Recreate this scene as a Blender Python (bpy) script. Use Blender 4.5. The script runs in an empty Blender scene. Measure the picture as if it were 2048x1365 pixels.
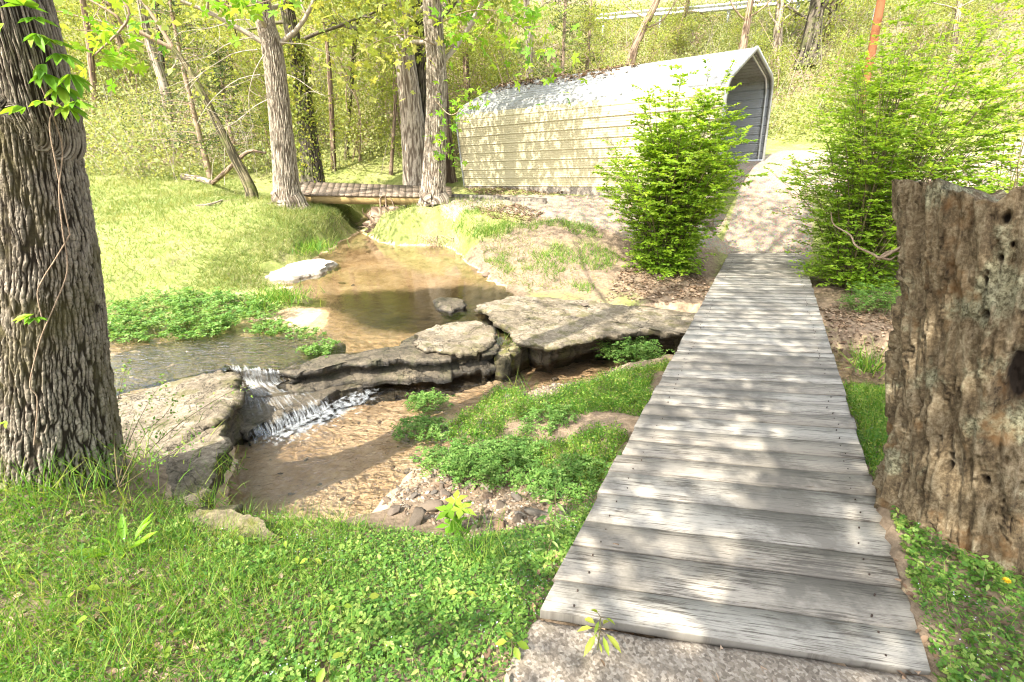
import bpy, math, numpy as np
from mathutils import Matrix
R = math.radians
rng = np.random.default_rng(7)
scn = bpy.context.scene
COL = scn.collection
# ------------------------------------------------------------------ camera model
F_PX, PITCH, EYE = 960.0, R(23), 1.7
cp, sp = math.cos(PITCH), math.sin(PITCH)
def ray(px, py):
    a = (px-1024)/F_PX; b = (682.5-py)/F_PX
    return np.array([a, cp+b*sp, -sp+b*cp])
def P(px, py, z):                       # where the sight line meets height z
    d = ray(px, py); t = (z-EYE)/d[2]
    return np.array([d[0]*t, d[1]*t, z])
def Q(px, py, Y):                       # where the sight line meets distance Y
    d = ray(px, py); t = Y/d[1]
    return np.array([d[0]*t, Y, EYE+d[2]*t])
# ------------------------------------------------------------------ noise
_perm = np.random.default_rng(3).permutation(256); _perm = np.concatenate([_perm]*3)
_grad = np.random.default_rng(4).normal(size=(256, 3)); _grad /= np.linalg.norm(_grad, axis=1)[:, None]
def perlin(p):
    p = np.asarray(p, float); i = np.floor(p).astype(int); f = p-i; i &= 255
    u = f*f*f*(f*(f*6-15)+10); out = 0
    for dx in (0, 1):
        wx = u[..., 0] if dx else 1-u[..., 0]
        for dy in (0, 1):
            wy = u[..., 1] if dy else 1-u[..., 1]
            for dz in (0, 1):
                wz = u[..., 2] if dz else 1-u[..., 2]
                h = _perm[_perm[_perm[i[..., 0]+dx]+i[..., 1]+dy]+i[..., 2]+dz]
                g = _grad[h]
                out = out+wx*wy*wz*(g[..., 0]*(f[..., 0]-dx)+g[..., 1]*(f[..., 1]-dy)+g[..., 2]*(f[..., 2]-dz))
    return out*1.5
def fbm(p, o=4):
    p = np.asarray(p, float); a, s, out = 1.0, 1.0, 0
    for _ in range(o):
        out = out+a*perlin(p*s+17.3*_); a *= .5; s *= 2.03
    return out
def fbm2(x, y, s=1.0, o=4, z=0.0):
    return fbm(np.stack([x*s, y*s, np.full_like(x, z)], -1), o)
def sstep(a, b, x):
    t = np.clip((x-a)/(b-a), 0, 1); return t*t*(3-2*t)
def norm(v): return v/np.maximum(np.linalg.norm(v, axis=-1, keepdims=True), 1e-9)
# ------------------------------------------------------------------ objects
def tag(o, label=None, cat=None, group=None, kind=None):
    for k, v in (('label', label), ('category', cat), ('group', group), ('kind', kind)):
        if v: o[k] = v
    return o
def empty(name, loc, label, cat, group=None):
    o = bpy.data.objects.new(name, None); COL.objects.link(o); o.location = tuple(loc); o.empty_display_size = .2
    return tag(o, label, cat, group)
def mesh(name, V, faces, mat, parent=None, attrs=None, smooth=True, loc=None, local=False):
    """faces: list of int arrays (n,3)/(n,4); V in world space unless local"""
    V = np.asarray(V, float)
    if parent is not None and not local: V = V-np.array(parent.location)
    elif loc is not None and not local: V = V-np.array(loc)
    me = bpy.data.meshes.new(name)
    faces = [np.asarray(f, int) for f in faces if len(f)]
    tot = np.concatenate([np.full(len(f), f.shape[1]) for f in faces])
    idx = np.concatenate([f.ravel() for f in faces])
    me.vertices.add(len(V)); me.vertices.foreach_set('co', V.astype(np.float32).ravel())
    me.loops.add(len(idx)); me.loops.foreach_set('vertex_index', idx.astype(np.int32))
    me.polygons.add(len(tot))
    me.polygons.foreach_set('loop_start', np.concatenate([[0], np.cumsum(tot)[:-1]]).astype(np.int32))
    me.polygons.foreach_set('loop_total', tot.astype(np.int32))
    if smooth: me.polygons.foreach_set('use_smooth', np.ones(len(tot), bool))
    for k, a in (attrs or {}).items():
        a = np.asarray(a, np.float32)
        if a.ndim == 1: me.attributes.new(k, 'FLOAT', 'POINT').data.foreach_set('value', a)
        elif a.shape[1] == 3: me.attributes.new(k, 'FLOAT_VECTOR', 'POINT').data.foreach_set('vector', a.ravel())
        else: me.attributes.new(k, 'FLOAT_COLOR', 'POINT').data.foreach_set('color', a.ravel())
    me.update(calc_edges=True); me.validate()
    if mat: me.materials.append(mat)
    o = bpy.data.objects.new(name, me); COL.objects.link(o)
    if parent is not None: o.parent = parent
    elif loc is not None: o.location = tuple(loc)
    return o
def dup(root, loc, rotz=0, sc=1.0, label=None, group=None):
    r = root.copy(); COL.objects.link(r); r.location = tuple(loc); r.rotation_euler = (0, 0, rotz); r.scale = (sc,)*3
    if label: r['label'] = label
    if group: r['group'] = group
    for ch in list(root.children):
        c = ch.copy(); COL.objects.link(c); c.parent = r
        for g in ch.children:
            d = g.copy(); COL.objects.link(d); d.parent = c
    return r
class Acc:                              # gathers pieces of ONE mesh
    def __init__(s): s.V = []; s.Fq = []; s.Ft = []; s.A = {}; s.n = 0
    def add(s, V, F, **at):
        V = np.asarray(V, float); F = np.asarray(F, int)
        (s.Fq if F.shape[1] == 4 else s.Ft).append(F+s.n); s.V.append(V); s.n += len(V)
        for k, a in at.items():
            a = np.asarray(a, float)
            if a.ndim == 0: a = np.full(len(V), float(a))
            s.A.setdefault(k, []).append(a)
        return s
    def build(s, name, mat, parent=None, **kw):
        f = ([np.concatenate(s.Fq)] if s.Fq else [])+([np.concatenate(s.Ft)] if s.Ft else [])
        return mesh(name, np.concatenate(s.V), f, mat, parent, {k: np.concatenate(a) for k, a in s.A.items()}, **kw)
# ------------------------------------------------------------------ shapes
def spline(pts, n):
    pts = np.asarray(pts, float); m = len(pts)
    if m == 2: return pts[0]+(pts[1]-pts[0])*np.linspace(0, 1, n)[:, None]
    t = np.linspace(0, m-1, n); i = np.clip(t.astype(int), 0, m-2); u = (t-i)[:, None]
    g = lambda k: pts[np.clip(k, 0, m-1)]
    p0, p1, p2, p3 = g(i-1), g(i), g(i+1), g(i+2)
    return .5*(2*p1+(p2-p0)*u+(2*p0-5*p1+4*p2-p3)*u*u+(3*p1-p0-3*p2+p3)*u**3)
def frames_along(pts):
    T = norm(np.gradient(pts, axis=0)); ref = np.array([1, 0, 0.]) if abs(T[0][0]) < .8 else np.array([0, 1, 0.])
    X = norm(np.cross(np.cross(T, ref), T)); Y = np.cross(T, X)
    return T, X, Y
def tube(pts, rad, k=6, caps=True):
    pts = np.asarray(pts, float); n = len(pts); rad = np.broadcast_to(np.asarray(rad, float), (n,))
    T, X, Y = frames_along(pts); th = np.arange(k)*2*np.pi/k
    V = pts[:, None]+rad[:, None, None]*(np.cos(th)[None, :, None]*X[:, None]+np.sin(th)[None, :, None]*Y[:, None])
    a = np.arange(n-1)[:, None]*k; j = np.arange(k)[None]; j2 = (j+1) % k
    F = np.stack([a+j, a+j2, a+k+j2, a+k+j], -1).reshape(-1, 4)
    V = V.reshape(-1, 3)
    if caps and k == 4: F = np.concatenate([F, [[3, 2, 1, 0], [(n-1)*k, (n-1)*k+1, (n-1)*k+2, (n-1)*k+3]]])
    return V, F
def box(c, s, M=None):
    v = np.array([[x, y, z] for z in (-1, 1) for y in (-1, 1) for x in (-1, 1)])*.5*np.array(s)
    if M is not None: v = v@np.asarray(M).T
    return v+np.array(c), np.array([[0, 2, 3, 1], [4, 5, 7, 6], [0, 1, 5, 4], [2, 6, 7, 3], [0, 4, 6, 2], [1, 3, 7, 5]])
LEAF4 = (np.array([[0, 0, 0], [.36, .45, .1], [0, 1, -.08], [-.36, .45, .1]]), np.array([[0, 1, 2, 3]]))
LEAF6 = (np.array([[0, 0, 0], [.3, .28, .08], [.3, .62, .05], [0, 1, -.1], [-.3, .62, .05], [-.3, .28, .08]]), np.array([[0, 1, 2, 3], [0, 3, 4, 5]]))
BLADE = (np.array([[-.5, 0, 0], [.5, 0, 0], [.32, .5, .06], [-.32, .5, .06], [.05, 1, .3], [-.05, 1, .3]]), np.array([[0, 1, 2, 3], [3, 2, 4, 5]]))
def star_leaf(lobes=3, w=.5):           # lobed leaf (maple / clover): one fan of quads
    V = [[0, 0, 0]]; F = []
    for i in range(lobes):
        a = (i-(lobes-1)/2)*(2.1 if lobes == 3 else 1.15)
        d = np.array([math.sin(a), math.cos(a)]); s = np.array([d[1], -d[0]]); L = 1.0-.18*abs(a)
        b = len(V)
        for t, q in ((.5, w*.5), (1, 0), (.5, -w*.5)): V.append([*(d*t*L+s*q), .06 if q else -.04])
        F.append([0, b, b+1, b+2])
    return np.array(V), np.array(F)
CLOVER = star_leaf(3, .85); PALM5 = star_leaf(5, .42)
def frames(n, up=1.0, rg=None, spread=1.0, axis=(0, 0, 1)):
    rg = rg or rng
    N = norm(np.array(axis)*up+rg.normal(size=(n, 3))*spread*.6)
    t = rg.normal(size=(n, 3)); D = norm(t-(t*N).sum(1)[:, None]*N); S = np.cross(D, N)
    return S, D, N
def scatter(acc, tpl, pos, fr, sc, rnd=None, wid=None, **at):
    tv, tf = tpl; n = len(pos)
    if n == 0: return
    S, D, N = fr; sc = np.broadcast_to(np.asarray(sc, float), (n,)); w = sc if wid is None else np.broadcast_to(np.asarray(wid, float), (n,))
    V = pos[:, None]+S[:, None]*(tv[None, :, 0:1]*w[:, None, None])+(D[:, None]*tv[None, :, 1:2]+N[:, None]*tv[None, :, 2:3])*sc[:, None, None]
    F = (tf[None]+(np.arange(n)*len(tv))[:, None, None]).reshape(-1, tf.shape[1])
    rnd = rng.random(n) if rnd is None else rnd
    acc.add(V.reshape(-1, 3), F, rnd=np.repeat(rnd, len(tv)), **at)
def blades(acc, pos, h, w, rg=rng, lean=.5, rnd=None):
    n = len(pos); D = norm(np.array([0, 0, 1.])+rg.normal(size=(n, 3))*lean*np.array([1, 1, .2])); D[:, 2] = np.abs(D[:, 2])
    t = rg.normal(size=(n, 3)); t[:, 2] *= .2; S = norm(np.cross(D, t)); N = np.cross(S, D)
    scatter(acc, BLADE, pos, (S, D, N), h, rnd, w)
# ------------------------------------------------------------------ materials
class NT:
    def __init__(s, name):
        s.m = bpy.data.materials.new(name); s.m.use_nodes = True; s.t = s.m.node_tree; s.t.nodes.clear()
    def n(s, typ, out=0, _p=None, **kw):
        nd = s.t.nodes.new(typ)
        for k, v in (_p or {}).items(): setattr(nd, k, v)
        for k, v in kw.items():
            k = int(k[1:]) if k[0] == '_' and k[1:].isdigit() else k.replace('_', ' ')
            i = nd.inputs[k]
            if isinstance(v, bpy.types.NodeSocket): s.t.links.new(v, i)
            elif isinstance(v, tuple) and len(v) == 3 and i.type == 'RGBA': i.default_value = (*v, 1)
            else: i.default_value = v
        return nd.outputs[out]
    def attr(s, name, out='Fac'):
        nd = s.t.nodes.new('ShaderNodeAttribute'); nd.attribute_name = name; return nd.outputs[out]
    def obj(s): return s.t.nodes.new('ShaderNodeTexCoord').outputs['Object']
    def pos(s): return s.t.nodes.new('ShaderNodeNewGeometry').outputs['Position']
    def mapping(s, v, sc): return s.n('ShaderNodeMapping', Vector=v, Scale=sc)
    def noise(s, v, scale, detail=6, rough=.6, out=0, dist=0.0): return s.n('ShaderNodeTexNoise', out, Vector=v, Scale=scale, Detail=detail, Roughness=rough, Distortion=dist)
    def vor(s, v, scale, feat='F1', out='Distance', rnd=1.0): return s.n('ShaderNodeTexVoronoi', out, {'feature': feat}, Vector=v, Scale=scale, Randomness=rnd)
    def ramp(s, f, stops, interp='LINEAR'):
        nd = s.t.nodes.new('ShaderNodeValToRGB'); cr = nd.color_ramp; cr.interpolation = interp
        while len(cr.elements) < len(stops): cr.elements.new(.5)
        for e, (p, c) in zip(cr.elements, stops):
            e.position = p; e.color = (*c, 1) if isinstance(c, tuple) else (c, c, c, 1)
        s.t.links.new(f, nd.inputs[0]); return nd.outputs[0]
    def mix(s, f, a, b, bt='MIX'):
        nd = s.t.nodes.new('ShaderNodeMix'); nd.data_type = 'RGBA'; nd.blend_type = bt
        for i, v in ((0, f), (6, a), (7, b)):
            if isinstance(v, bpy.types.NodeSocket): s.t.links.new(v, nd.inputs[i])
            else: nd.inputs[i].default_value = (*v, 1) if isinstance(v, tuple) else v
        return nd.outputs[2]
    def math(s, op, a, b=0.0): return s.n('ShaderNodeMath', 0, {'operation': op}, _0=a, _1=b)
    def bump(s, h, st=.5, d=.02, nrm=None):
        kw = dict(Height=h, Strength=st, Distance=d)
        if nrm: kw['Normal'] = nrm
        return s.n('ShaderNodeBump', **kw)
    def princ(s, col, rough=.8, nrm=None, spec=.3, **kw):
        k = {'Base_Color': col, 'Roughness': rough, 'Specular_IOR_Level': spec, **kw}
        if nrm: k['Normal'] = nrm
        return s.n('ShaderNodeBsdfPrincipled', **k)
    def out(s, sh):
        o = s.t.nodes.new('ShaderNodeOutputMaterial'); s.t.links.new(sh, o.inputs[0]); return s.m
    def mixs(s, f, a, b): return s.n('ShaderNodeMixShader', _0=f, _1=a, _2=b)
def leaf_mat(name, c0, c1, c2, trans=.42, rough=.5):
    t = NT(name); col = t.ramp(t.attr('rnd'), [(0, c0), (.55, c1), (1, c2)])
    b = t.princ(col, rough, spec=.25)
    tr = t.n('ShaderNodeBsdfTranslucent', Color=t.mix(1.0, col, (1.5, 1.35, .7), 'MULTIPLY'))
    return t.out(t.mixs(trans, b, tr))
def bark_mat(name, deep, mid, light, moss=None, sc=1.0):
    t = NT(name); v = t.attr('uvw', 'Vector'); f = t.n('ShaderNodeSeparateXYZ', 2, Vector=v)
    st = t.mapping(v, (34*sc, 7*sc, 0)); n1 = t.noise(st, 1.0, 8, .7); n2 = t.noise(t.pos(), 22*sc, 6, .7)
    c = t.ramp(t.math('ADD', t.math('MULTIPLY', n1, .55), t.math('MULTIPLY', n2, .45)), [(.34, mid), (.6, light)])
    c = t.mix(t.ramp(f, [(.25, 0.0), (.8, 1.0)]), c, deep)
    if moss: c = t.mix(t.math('MULTIPLY', t.ramp(t.noise(t.pos(), 2.3, 5, .65), [(.5, 0.0), (.64, 1.0)]), .75), c, moss)
    n3 = t.noise(t.pos(), 90*sc, 4, .7); c = t.mix(t.ramp(n3, [(.3, .5), (.5, 0.0)]), c, deep); h = t.math('ADD', n1, t.math('ADD', t.math('MULTIPLY', n2, .6), t.math('MULTIPLY', n3, .35)))
    return t.out(t.princ(c, .9, t.bump(h, .9, .016), .15))
def rock_mat(name, c0, c1, dark, moss=(.09, .085, .02), wet=.0, mossy=.5):
    t = NT(name); p = t.pos(); n = t.noise(p, 3.0, 9, .68); n2 = t.noise(p, 26, 6, .7)
    c = t.ramp(n, [(.32, c0), (.6, c1)])
    c = t.mix(t.ramp(n2, [(.38, .55), (.62, 0.0)]), c, dark)
    strat = t.noise(t.mapping(p, (1.2, 1.2, 26)), 1.4, 6, .7)
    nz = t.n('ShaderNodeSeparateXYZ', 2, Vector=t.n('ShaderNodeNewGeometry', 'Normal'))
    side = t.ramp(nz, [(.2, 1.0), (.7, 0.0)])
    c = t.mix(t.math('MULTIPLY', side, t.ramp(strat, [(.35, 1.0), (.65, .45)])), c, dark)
    c = t.mix(t.math('MULTIPLY', t.ramp(t.noise(p, 5.5, 6, .65), [(.5, 0.0), (.62, 1.0)]), mossy), c, moss)
    wv = t.n('ShaderNodeVectorMath', 0, {'operation': 'ADD'}, _0=t.mapping(p, (1, 1, 2.5)), _1=t.noise(p, 2.5, 5, .6, out=1)); crk = t.vor(wv, 2.1, 'DISTANCE_TO_EDGE')
    ck = t.ramp(crk, [(.0, 1.0), (.018, 0.0)]); c = t.mix(t.math('MULTIPLY', ck, .75), c, dark)
    n4 = t.noise(p, 75, 5, .75); c = t.mix(t.ramp(n4, [(.33, .5), (.45, 0.0)]), c, dark); st_ = t.noise(p, 1.4, 7, .7); c = t.mix(t.ramp(st_, [(.36, .55), (.5, 0.0)]), c, tuple(.5*(a_+b_) for a_, b_ in zip(c0, dark)))
    h = t.math('SUBTRACT', t.math('ADD', n, t.math('ADD', t.math('MULTIPLY', n2, .5), t.math('ADD', t.math('MULTIPLY', n4, .22), t.math('MULTIPLY', strat, .5)))), t.math('MULTIPLY', ck, .35))
    return t.out(t.princ(c, t.ramp(n2, [(.3, .95-.5*wet), (.7, .8-.65*wet)]), t.bump(h, .9, .05), .3+.3*wet))
M = {}
M['leaf_spring'] = leaf_mat('leaf_spring', (.15, .21, .04), (.27, .32, .07), (.42, .41, .12), .48)
M['leaf_under'] = leaf_mat('leaf_under', (.15, .2, .07), (.29, .33, .12), (.45, .44, .21), .45)
M['leaf_canopy'] = leaf_mat('leaf_canopy', (.05, .12, .015), (.09, .2, .02), (.15, .27, .03), .4)
M['leaf_shrub'] = leaf_mat('leaf_shrub', (.14, .28, .025), (.27, .43, .04), (.43, .52, .08), .52)
M['leaf_cedar'] = leaf_mat('leaf_cedar', (.03, .06, .02), (.06, .1, .025), (.12, .16, .04), .25)
M['leaf_cress'] = leaf_mat('leaf_cress', (.065, .16, .032), (.14, .26, .05), (.3, .38, .13), .4)
M['leaf_clover'] = leaf_mat('leaf_clover', (.055, .145, .025), (.135, .26, .04), (.31, .39, .1), .4)
M['leaf_yellow'] = leaf_mat('leaf_yellow', (.18, .28, .03), (.26, .35, .04), (.36, .4, .07), .45)
M['leaf_vine'] = leaf_mat('leaf_vine', (.1, .25, .02), (.18, .34, .025), (.3, .43, .05), .45)
M['grass_lawn'] = leaf_mat('grass_lawn', (.09, .155, .03), (.18, .23, .055), (.33, .32, .14), .35)
M['grass_green'] = leaf_mat('grass_green', (.05, .15, .015), (.12, .25, .025), (.32, .36, .08), .4)
M['dead_leaf'] = leaf_mat('dead_leaf', (.1, .06, .035), (.24, .16, .1), (.42, .31, .22), .12, .7)
M['straw'] = leaf_mat('straw', (.25, .18, .09), (.38, .3, .17), (.5, .43, .28), .2, .7)
M['bark_oak'] = bark_mat('bark_oak', (.028, .021, .014), (.135, .106, .075), (.37, .32, .25), (.11, .095, .04))
M['bark_pale'] = bark_mat('bark_pale', (.12, .092, .066), (.26, .21, .155), (.43, .375, .295))
M['bark_dark'] = bark_mat('bark_dark', (.03, .025, .02), (.09, .075, .055), (.19, .16, .12), (.09, .1, .03))
M['bark_brown'] = bark_mat('bark_brown', (.09, .06, .04), (.22, .155, .1), (.36, .27, .19))
M['bark_mossy'] = bark_mat('bark_mossy', (.04, .035, .02), (.15, .12, .07), (.26, .22, .13), (.1, .12, .025))
M['twig'] = bark_mat('twig', (.12, .1, .08), (.28, .23, .17), (.48, .42, .34))
M['stem'] = leaf_mat('stem', (.09, .07, .035), (.14, .11, .05), (.16, .17, .06), .0, .7)
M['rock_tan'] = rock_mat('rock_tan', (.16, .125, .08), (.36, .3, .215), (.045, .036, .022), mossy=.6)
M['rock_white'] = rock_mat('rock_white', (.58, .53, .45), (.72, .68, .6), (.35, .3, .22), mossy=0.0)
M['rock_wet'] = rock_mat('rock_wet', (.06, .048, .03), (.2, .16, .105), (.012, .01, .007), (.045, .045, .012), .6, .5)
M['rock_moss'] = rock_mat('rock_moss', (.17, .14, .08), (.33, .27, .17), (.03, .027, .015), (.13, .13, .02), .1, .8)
def stone_mat():
    t = NT('stone'); p = t.obj(); rn = t.n('ShaderNodeObjectInfo', 'Random')
    c = t.ramp(rn, [(0, (.06, .048, .036)), (.3, (.14, .1, .065)), (.55, (.11, .1, .085)), (.8, (.19, .11, .06)), (1, (.27, .235, .19))])
    n = t.noise(p, 14, 7, .65); c = t.mix(t.ramp(n, [(.35, .6), (.65, 0.0)]), c, (.1, .08, .06))
    return t.out(t.princ(c, .75, t.bump(n, .5, .01), .35))
M['stone'] = stone_mat()
def pebble_mat():
    t = NT('pebble'); c = t.ramp(t.attr('rnd'), [(0, (.07, .05, .035)), (.35, (.2, .14, .09)), (.6, (.18, .16, .13)), (.85, (.3, .2, .12)), (1, (.42, .37, .3))])
    return t.out(t.princ(c, .8, t.bump(t.noise(t.pos(), 60, 4), .4, .005)))
M['pebble'] = pebble_mat()
def plank_mat(name, a, b, dark, amt):
    t = NT(name); v = t.attr('uvw', 'Vector'); rn = t.attr('rnd')
    g = t.noise(t.mapping(v, (4.2, 95, 9)), 1.0, 10, .72, dist=.25)
    fine = t.noise(t.mapping(v, (11, 330, 9)), 1.0, 5, .7)
    blot = t.noise(t.mapping(v, (2.6, 11.0, 9)), 1.0, 8, .74)
    c = t.ramp(t.math('ADD', t.math('MULTIPLY', g, .6), t.math('MULTIPLY', fine, .4)), [(.3, a), (.62, b)])
    c = t.mix(.6, c, t.ramp(rn, [(0, (.5, .46, .4)), (.5, (1., .97, .92)), (1, (.8, .83, .84))]), 'MULTIPLY')
    m = t.math('ADD', t.math('MULTIPLY', g, .47), t.math('ADD', t.math('MULTIPLY', blot, .35), t.math('MULTIPLY', fine, .18)))
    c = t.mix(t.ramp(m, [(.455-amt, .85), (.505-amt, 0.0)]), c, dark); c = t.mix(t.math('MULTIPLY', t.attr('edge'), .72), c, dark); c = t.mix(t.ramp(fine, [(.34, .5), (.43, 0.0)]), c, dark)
    big = t.noise(t.pos(), 1.7, 6, .68); c = t.mix(t.ramp(big, [(.4, .75), (.53, 0.0)]), c, tuple(.45*x_ for x_ in a))
    knot = t.vor(t.mapping(v, (1.9, 6.5, 3)), 1.0); c = t.mix(t.ramp(knot, [(.02, .7), (.07, 0.0)]), c, (.1, .075, .05))
    h = t.math('ADD', g, t.math('MULTIPLY', fine, .6))
    return t.out(t.princ(c, .85, t.bump(h, .8, .006), .25))
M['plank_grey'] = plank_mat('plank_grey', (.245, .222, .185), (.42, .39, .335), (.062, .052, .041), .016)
M['plank_brown'] = plank_mat('plank_brown', (.19, .14, .1), (.34, .27, .205), (.1, .075, .05), .05)
M['beam_yellow'] = plank_mat('beam_yellow', (.25, .17, .06), (.46, .34, .15), (.09, .06, .03), .03)
M['beam_dark'] = plank_mat('beam_dark', (.12, .1, .08), (.24, .21, .17), (.03, .025, .02), .0)
def paint_mat(name, c, dirt, amt=.25, rough=.4, metal=0.0):
    t = NT(name); p = t.obj(); n = t.noise(t.mapping(p, (.9, .9, 4)), 2.0, 7, .7); s = t.noise(t.mapping(p, (14, 14, .6)), 1.0, 5, .7)
    k = t.math('MULTIPLY', t.ramp(t.math('ADD', t.math('MULTIPLY', n, .5), t.math('MULTIPLY', s, .5)), [(.45, 0.0), (.68, 1.0)]), amt)
    return t.out(t.princ(t.mix(k, c, dirt), rough, t.bump(n, .12, .01), .4, Metallic=metal))
M['metal_cream'] = paint_mat('metal_cream', (.44, .39, .245), (.3, .24, .14), .5)
M['metal_white'] = paint_mat('metal_white', (.27, .275, .26), (.13, .115, .09), .8)
M['metal_grey'] = paint_mat('metal_grey', (.27, .285, .295), (.22, .2, .18), .4, .45)
M['metal_galv'] = paint_mat('metal_galv', (.5, .51, .52), (.3, .27, .24), .4, .4, .5)
M['pole_wood'] = plank_mat('pole_wood', (.2, .075, .03), (.32, .125, .055), (.1, .04, .02), .05)
def concrete_mat():
    t = NT('concrete'); p = t.pos(); n = t.noise(p, 4, 8, .7); v = t.ramp(t.n('ShaderNodeSeparateColor', 0, Color=t.vor(p, 95, out='Color')), [(0, (.07, .056, .043)), (.5, (.22, .185, .145)), (1, (.45, .4, .33))]); n2 = t.noise(p, 60, 4)
    c = t.ramp(n, [(.35, (.11, .088, .066)), (.65, (.2, .165, .125))]); c = t.mix(.45, c, v)
    c = t.mix(t.ramp(t.noise(p, 9, 6, .7), [(.56, 0.0), (.68, .6)]), c, (.12, .1, .07))
    return t.out(t.princ(c, .9, t.bump(t.math('ADD', n2, t.vor(p, 75)), .5, .006)))
M['concrete'] = concrete_mat()
def ground_mat():
    t = NT('ground'); p = t.pos(); at = t.t.nodes.new('ShaderNodeAttribute'); at.attribute_name = 'zone'
    sep = t.n('ShaderNodeSeparateColor', 0, Color=at.outputs['Color']); sn = sep.node.outputs
    n = t.noise(p, 1.7, 8, .66); n2 = t.noise(p, 19, 7, .7); n3 = t.noise(p, 75, 4, .7)
    soil = t.ramp(n2, [(.3, (.1, .07, .045)), (.65, (.27, .2, .135))])
    grass = t.ramp(t.math('ADD', t.math('MULTIPLY', n, .5), t.math('MULTIPLY', n2, .5)), [(.33, (.1, .14, .03)), (.5, (.19, .21, .06)), (.66, (.33, .29, .15))])
    sand = t.ramp(t.math('ADD', t.math('MULTIPLY', n, .6), t.math('MULTIPLY', n2, .4)), [(.3, (.19, .12, .065)), (.47, (.42, .295, .18)), (.66, (.6, .47, .33))])
    path = t.ramp(t.math('ADD', t.math('MULTIPLY', n3, .6), t.math('MULTIPLY', n, .4)), [(.3, (.17, .135, .1)), (.65, (.32, .265, .2))])
    path = t.mix(.3, path, t.vor(p, 42, out='Color'), 'OVERLAY')
    j = t.math('MULTIPLY', t.math('SUBTRACT', n2, .5), .9)
    def w(s): return t.ramp(t.math('ADD', s, j), [(.38, 0.0), (.62, 1.0)])
    c = t.mix(w(sn[0]), soil, grass); c = t.mix(w(sn[1]), c, sand); c = t.mix(w(sn[2]), c, path); c = t.mix(at.outputs['Alpha'], c, t.mix(n2, (.03, .024, .01), (.1, .075, .036)))
    h = t.math('ADD', n2, t.math('MULTIPLY', n3, .5))
    return t.out(t.princ(c, .92, t.bump(h, .6, .02), .2))
M['ground'] = ground_mat()
def water_mat(name, tint, sc, st, rough=.02, attr=None, dist=.03):
    t = NT(name); p = t.pos()
    n = t.noise(t.mapping(p, (1, 1.5, 1)), sc, 5, .55, dist=.6); n2 = t.noise(p, sc*4.2, 3, .5)
    h = t.math('ADD', n, t.math('MULTIPLY', n2, .3))
    if attr: h = t.math('MULTIPLY', h, t.attr(attr))
    nb = t.bump(h, st, dist)
    fr = t.n('ShaderNodeFresnel', IOR=1.55 if attr else 1.5, Normal=nb)
    if attr: fr = t.math('ADD', fr, t.math('MULTIPLY', t.attr(attr), .08))
    gl = t.n('ShaderNodeBsdfGlossy', Color=(1., 1., 1.), Roughness=rough, Normal=nb)
    return t.out(t.mixs(fr, t.n('ShaderNodeBsdfTransparent', Color=tint), gl))
M['water_still'] = water_mat('water_still', (.93, .89, .79), 7.0, 1.0, attr='rip', dist=.05)
M['water_pool'] = water_mat('water_pool', (.95, .92, .85), 7.5, .8, dist=.05)
def white_water(name, su, sv, thr, soft):
    t = NT(name); v = t.attr('uvw', 'Vector'); n = t.noise(t.mapping(v, (su, sv, 1)), 1.0, 6, .65, dist=.4)
    f = t.n('ShaderNodeSeparateXYZ', 2, Vector=v)
    a = t.ramp(t.math('ADD', n, f), [(thr, 0.0), (thr+soft, .78)])
    b = t.princ((.74, .78, .8), .35, t.bump(n, .25, .01), .4)
    return t.out(t.mixs(a, t.n('ShaderNodeBsdfTransparent', Color=(1., 1., 1.)), b))
M['fall'] = white_water('fall', 30, 1.3, .47, .5)
M['foam'] = white_water('foam', 13, 8, .5, .55)
def stump_mat():
    t = NT('rotten_wood'); v = t.attr('uvw', 'Vector'); f = t.n('ShaderNodeSeparateXYZ', 2, Vector=v); p = t.pos()
    n1 = t.noise(t.mapping(v, (19, 4.6, 0)), 1.0, 10, .74, dist=.5); n2 = t.noise(p, 62, 6, .74); n3 = t.noise(p, 3.2, 6, .66)
    c = t.ramp(t.math('ADD', t.math('MULTIPLY', n1, .6), t.math('MULTIPLY', n2, .4)), [(.38, (.03, .021, .013)), (.5, (.15, .11, .062)), (.62, (.33, .27, .175))])
    c = t.mix(t.ramp(n3, [(.52, 0.0), (.6, .8)]), c, t.ramp(n2, [(.4, (.08, .075, .043)), (.58, (.32, .31, .2))]))      # lichened bark
    c = t.mix(t.ramp(t.noise(p, 4.6, 4, .6), [(.57, 0.0), (.66, .75)]), c, (.15, .08, .03))                            # orange rot
    c = t.mix(t.ramp(f, [(.3, 0.0), (.8, 1.0)]), c, (.03, .022, .016))
    return t.out(t.princ(c, .92, t.bump(t.math('ADD', n1, t.math('MULTIPLY', n2, .7)), .9, .02), .15))
M['stump'] = stump_mat()
def flat(name, c, rough=.7): t = NT(name); return t.out(t.princ(c, rough))
M['rust'] = flat('rust', (.035, .022, .015), .6); M['flower'] = flat('flower', (.62, .62, .72)); M['dandelion'] = flat('dandelion', (.75, .5, .02))
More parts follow.
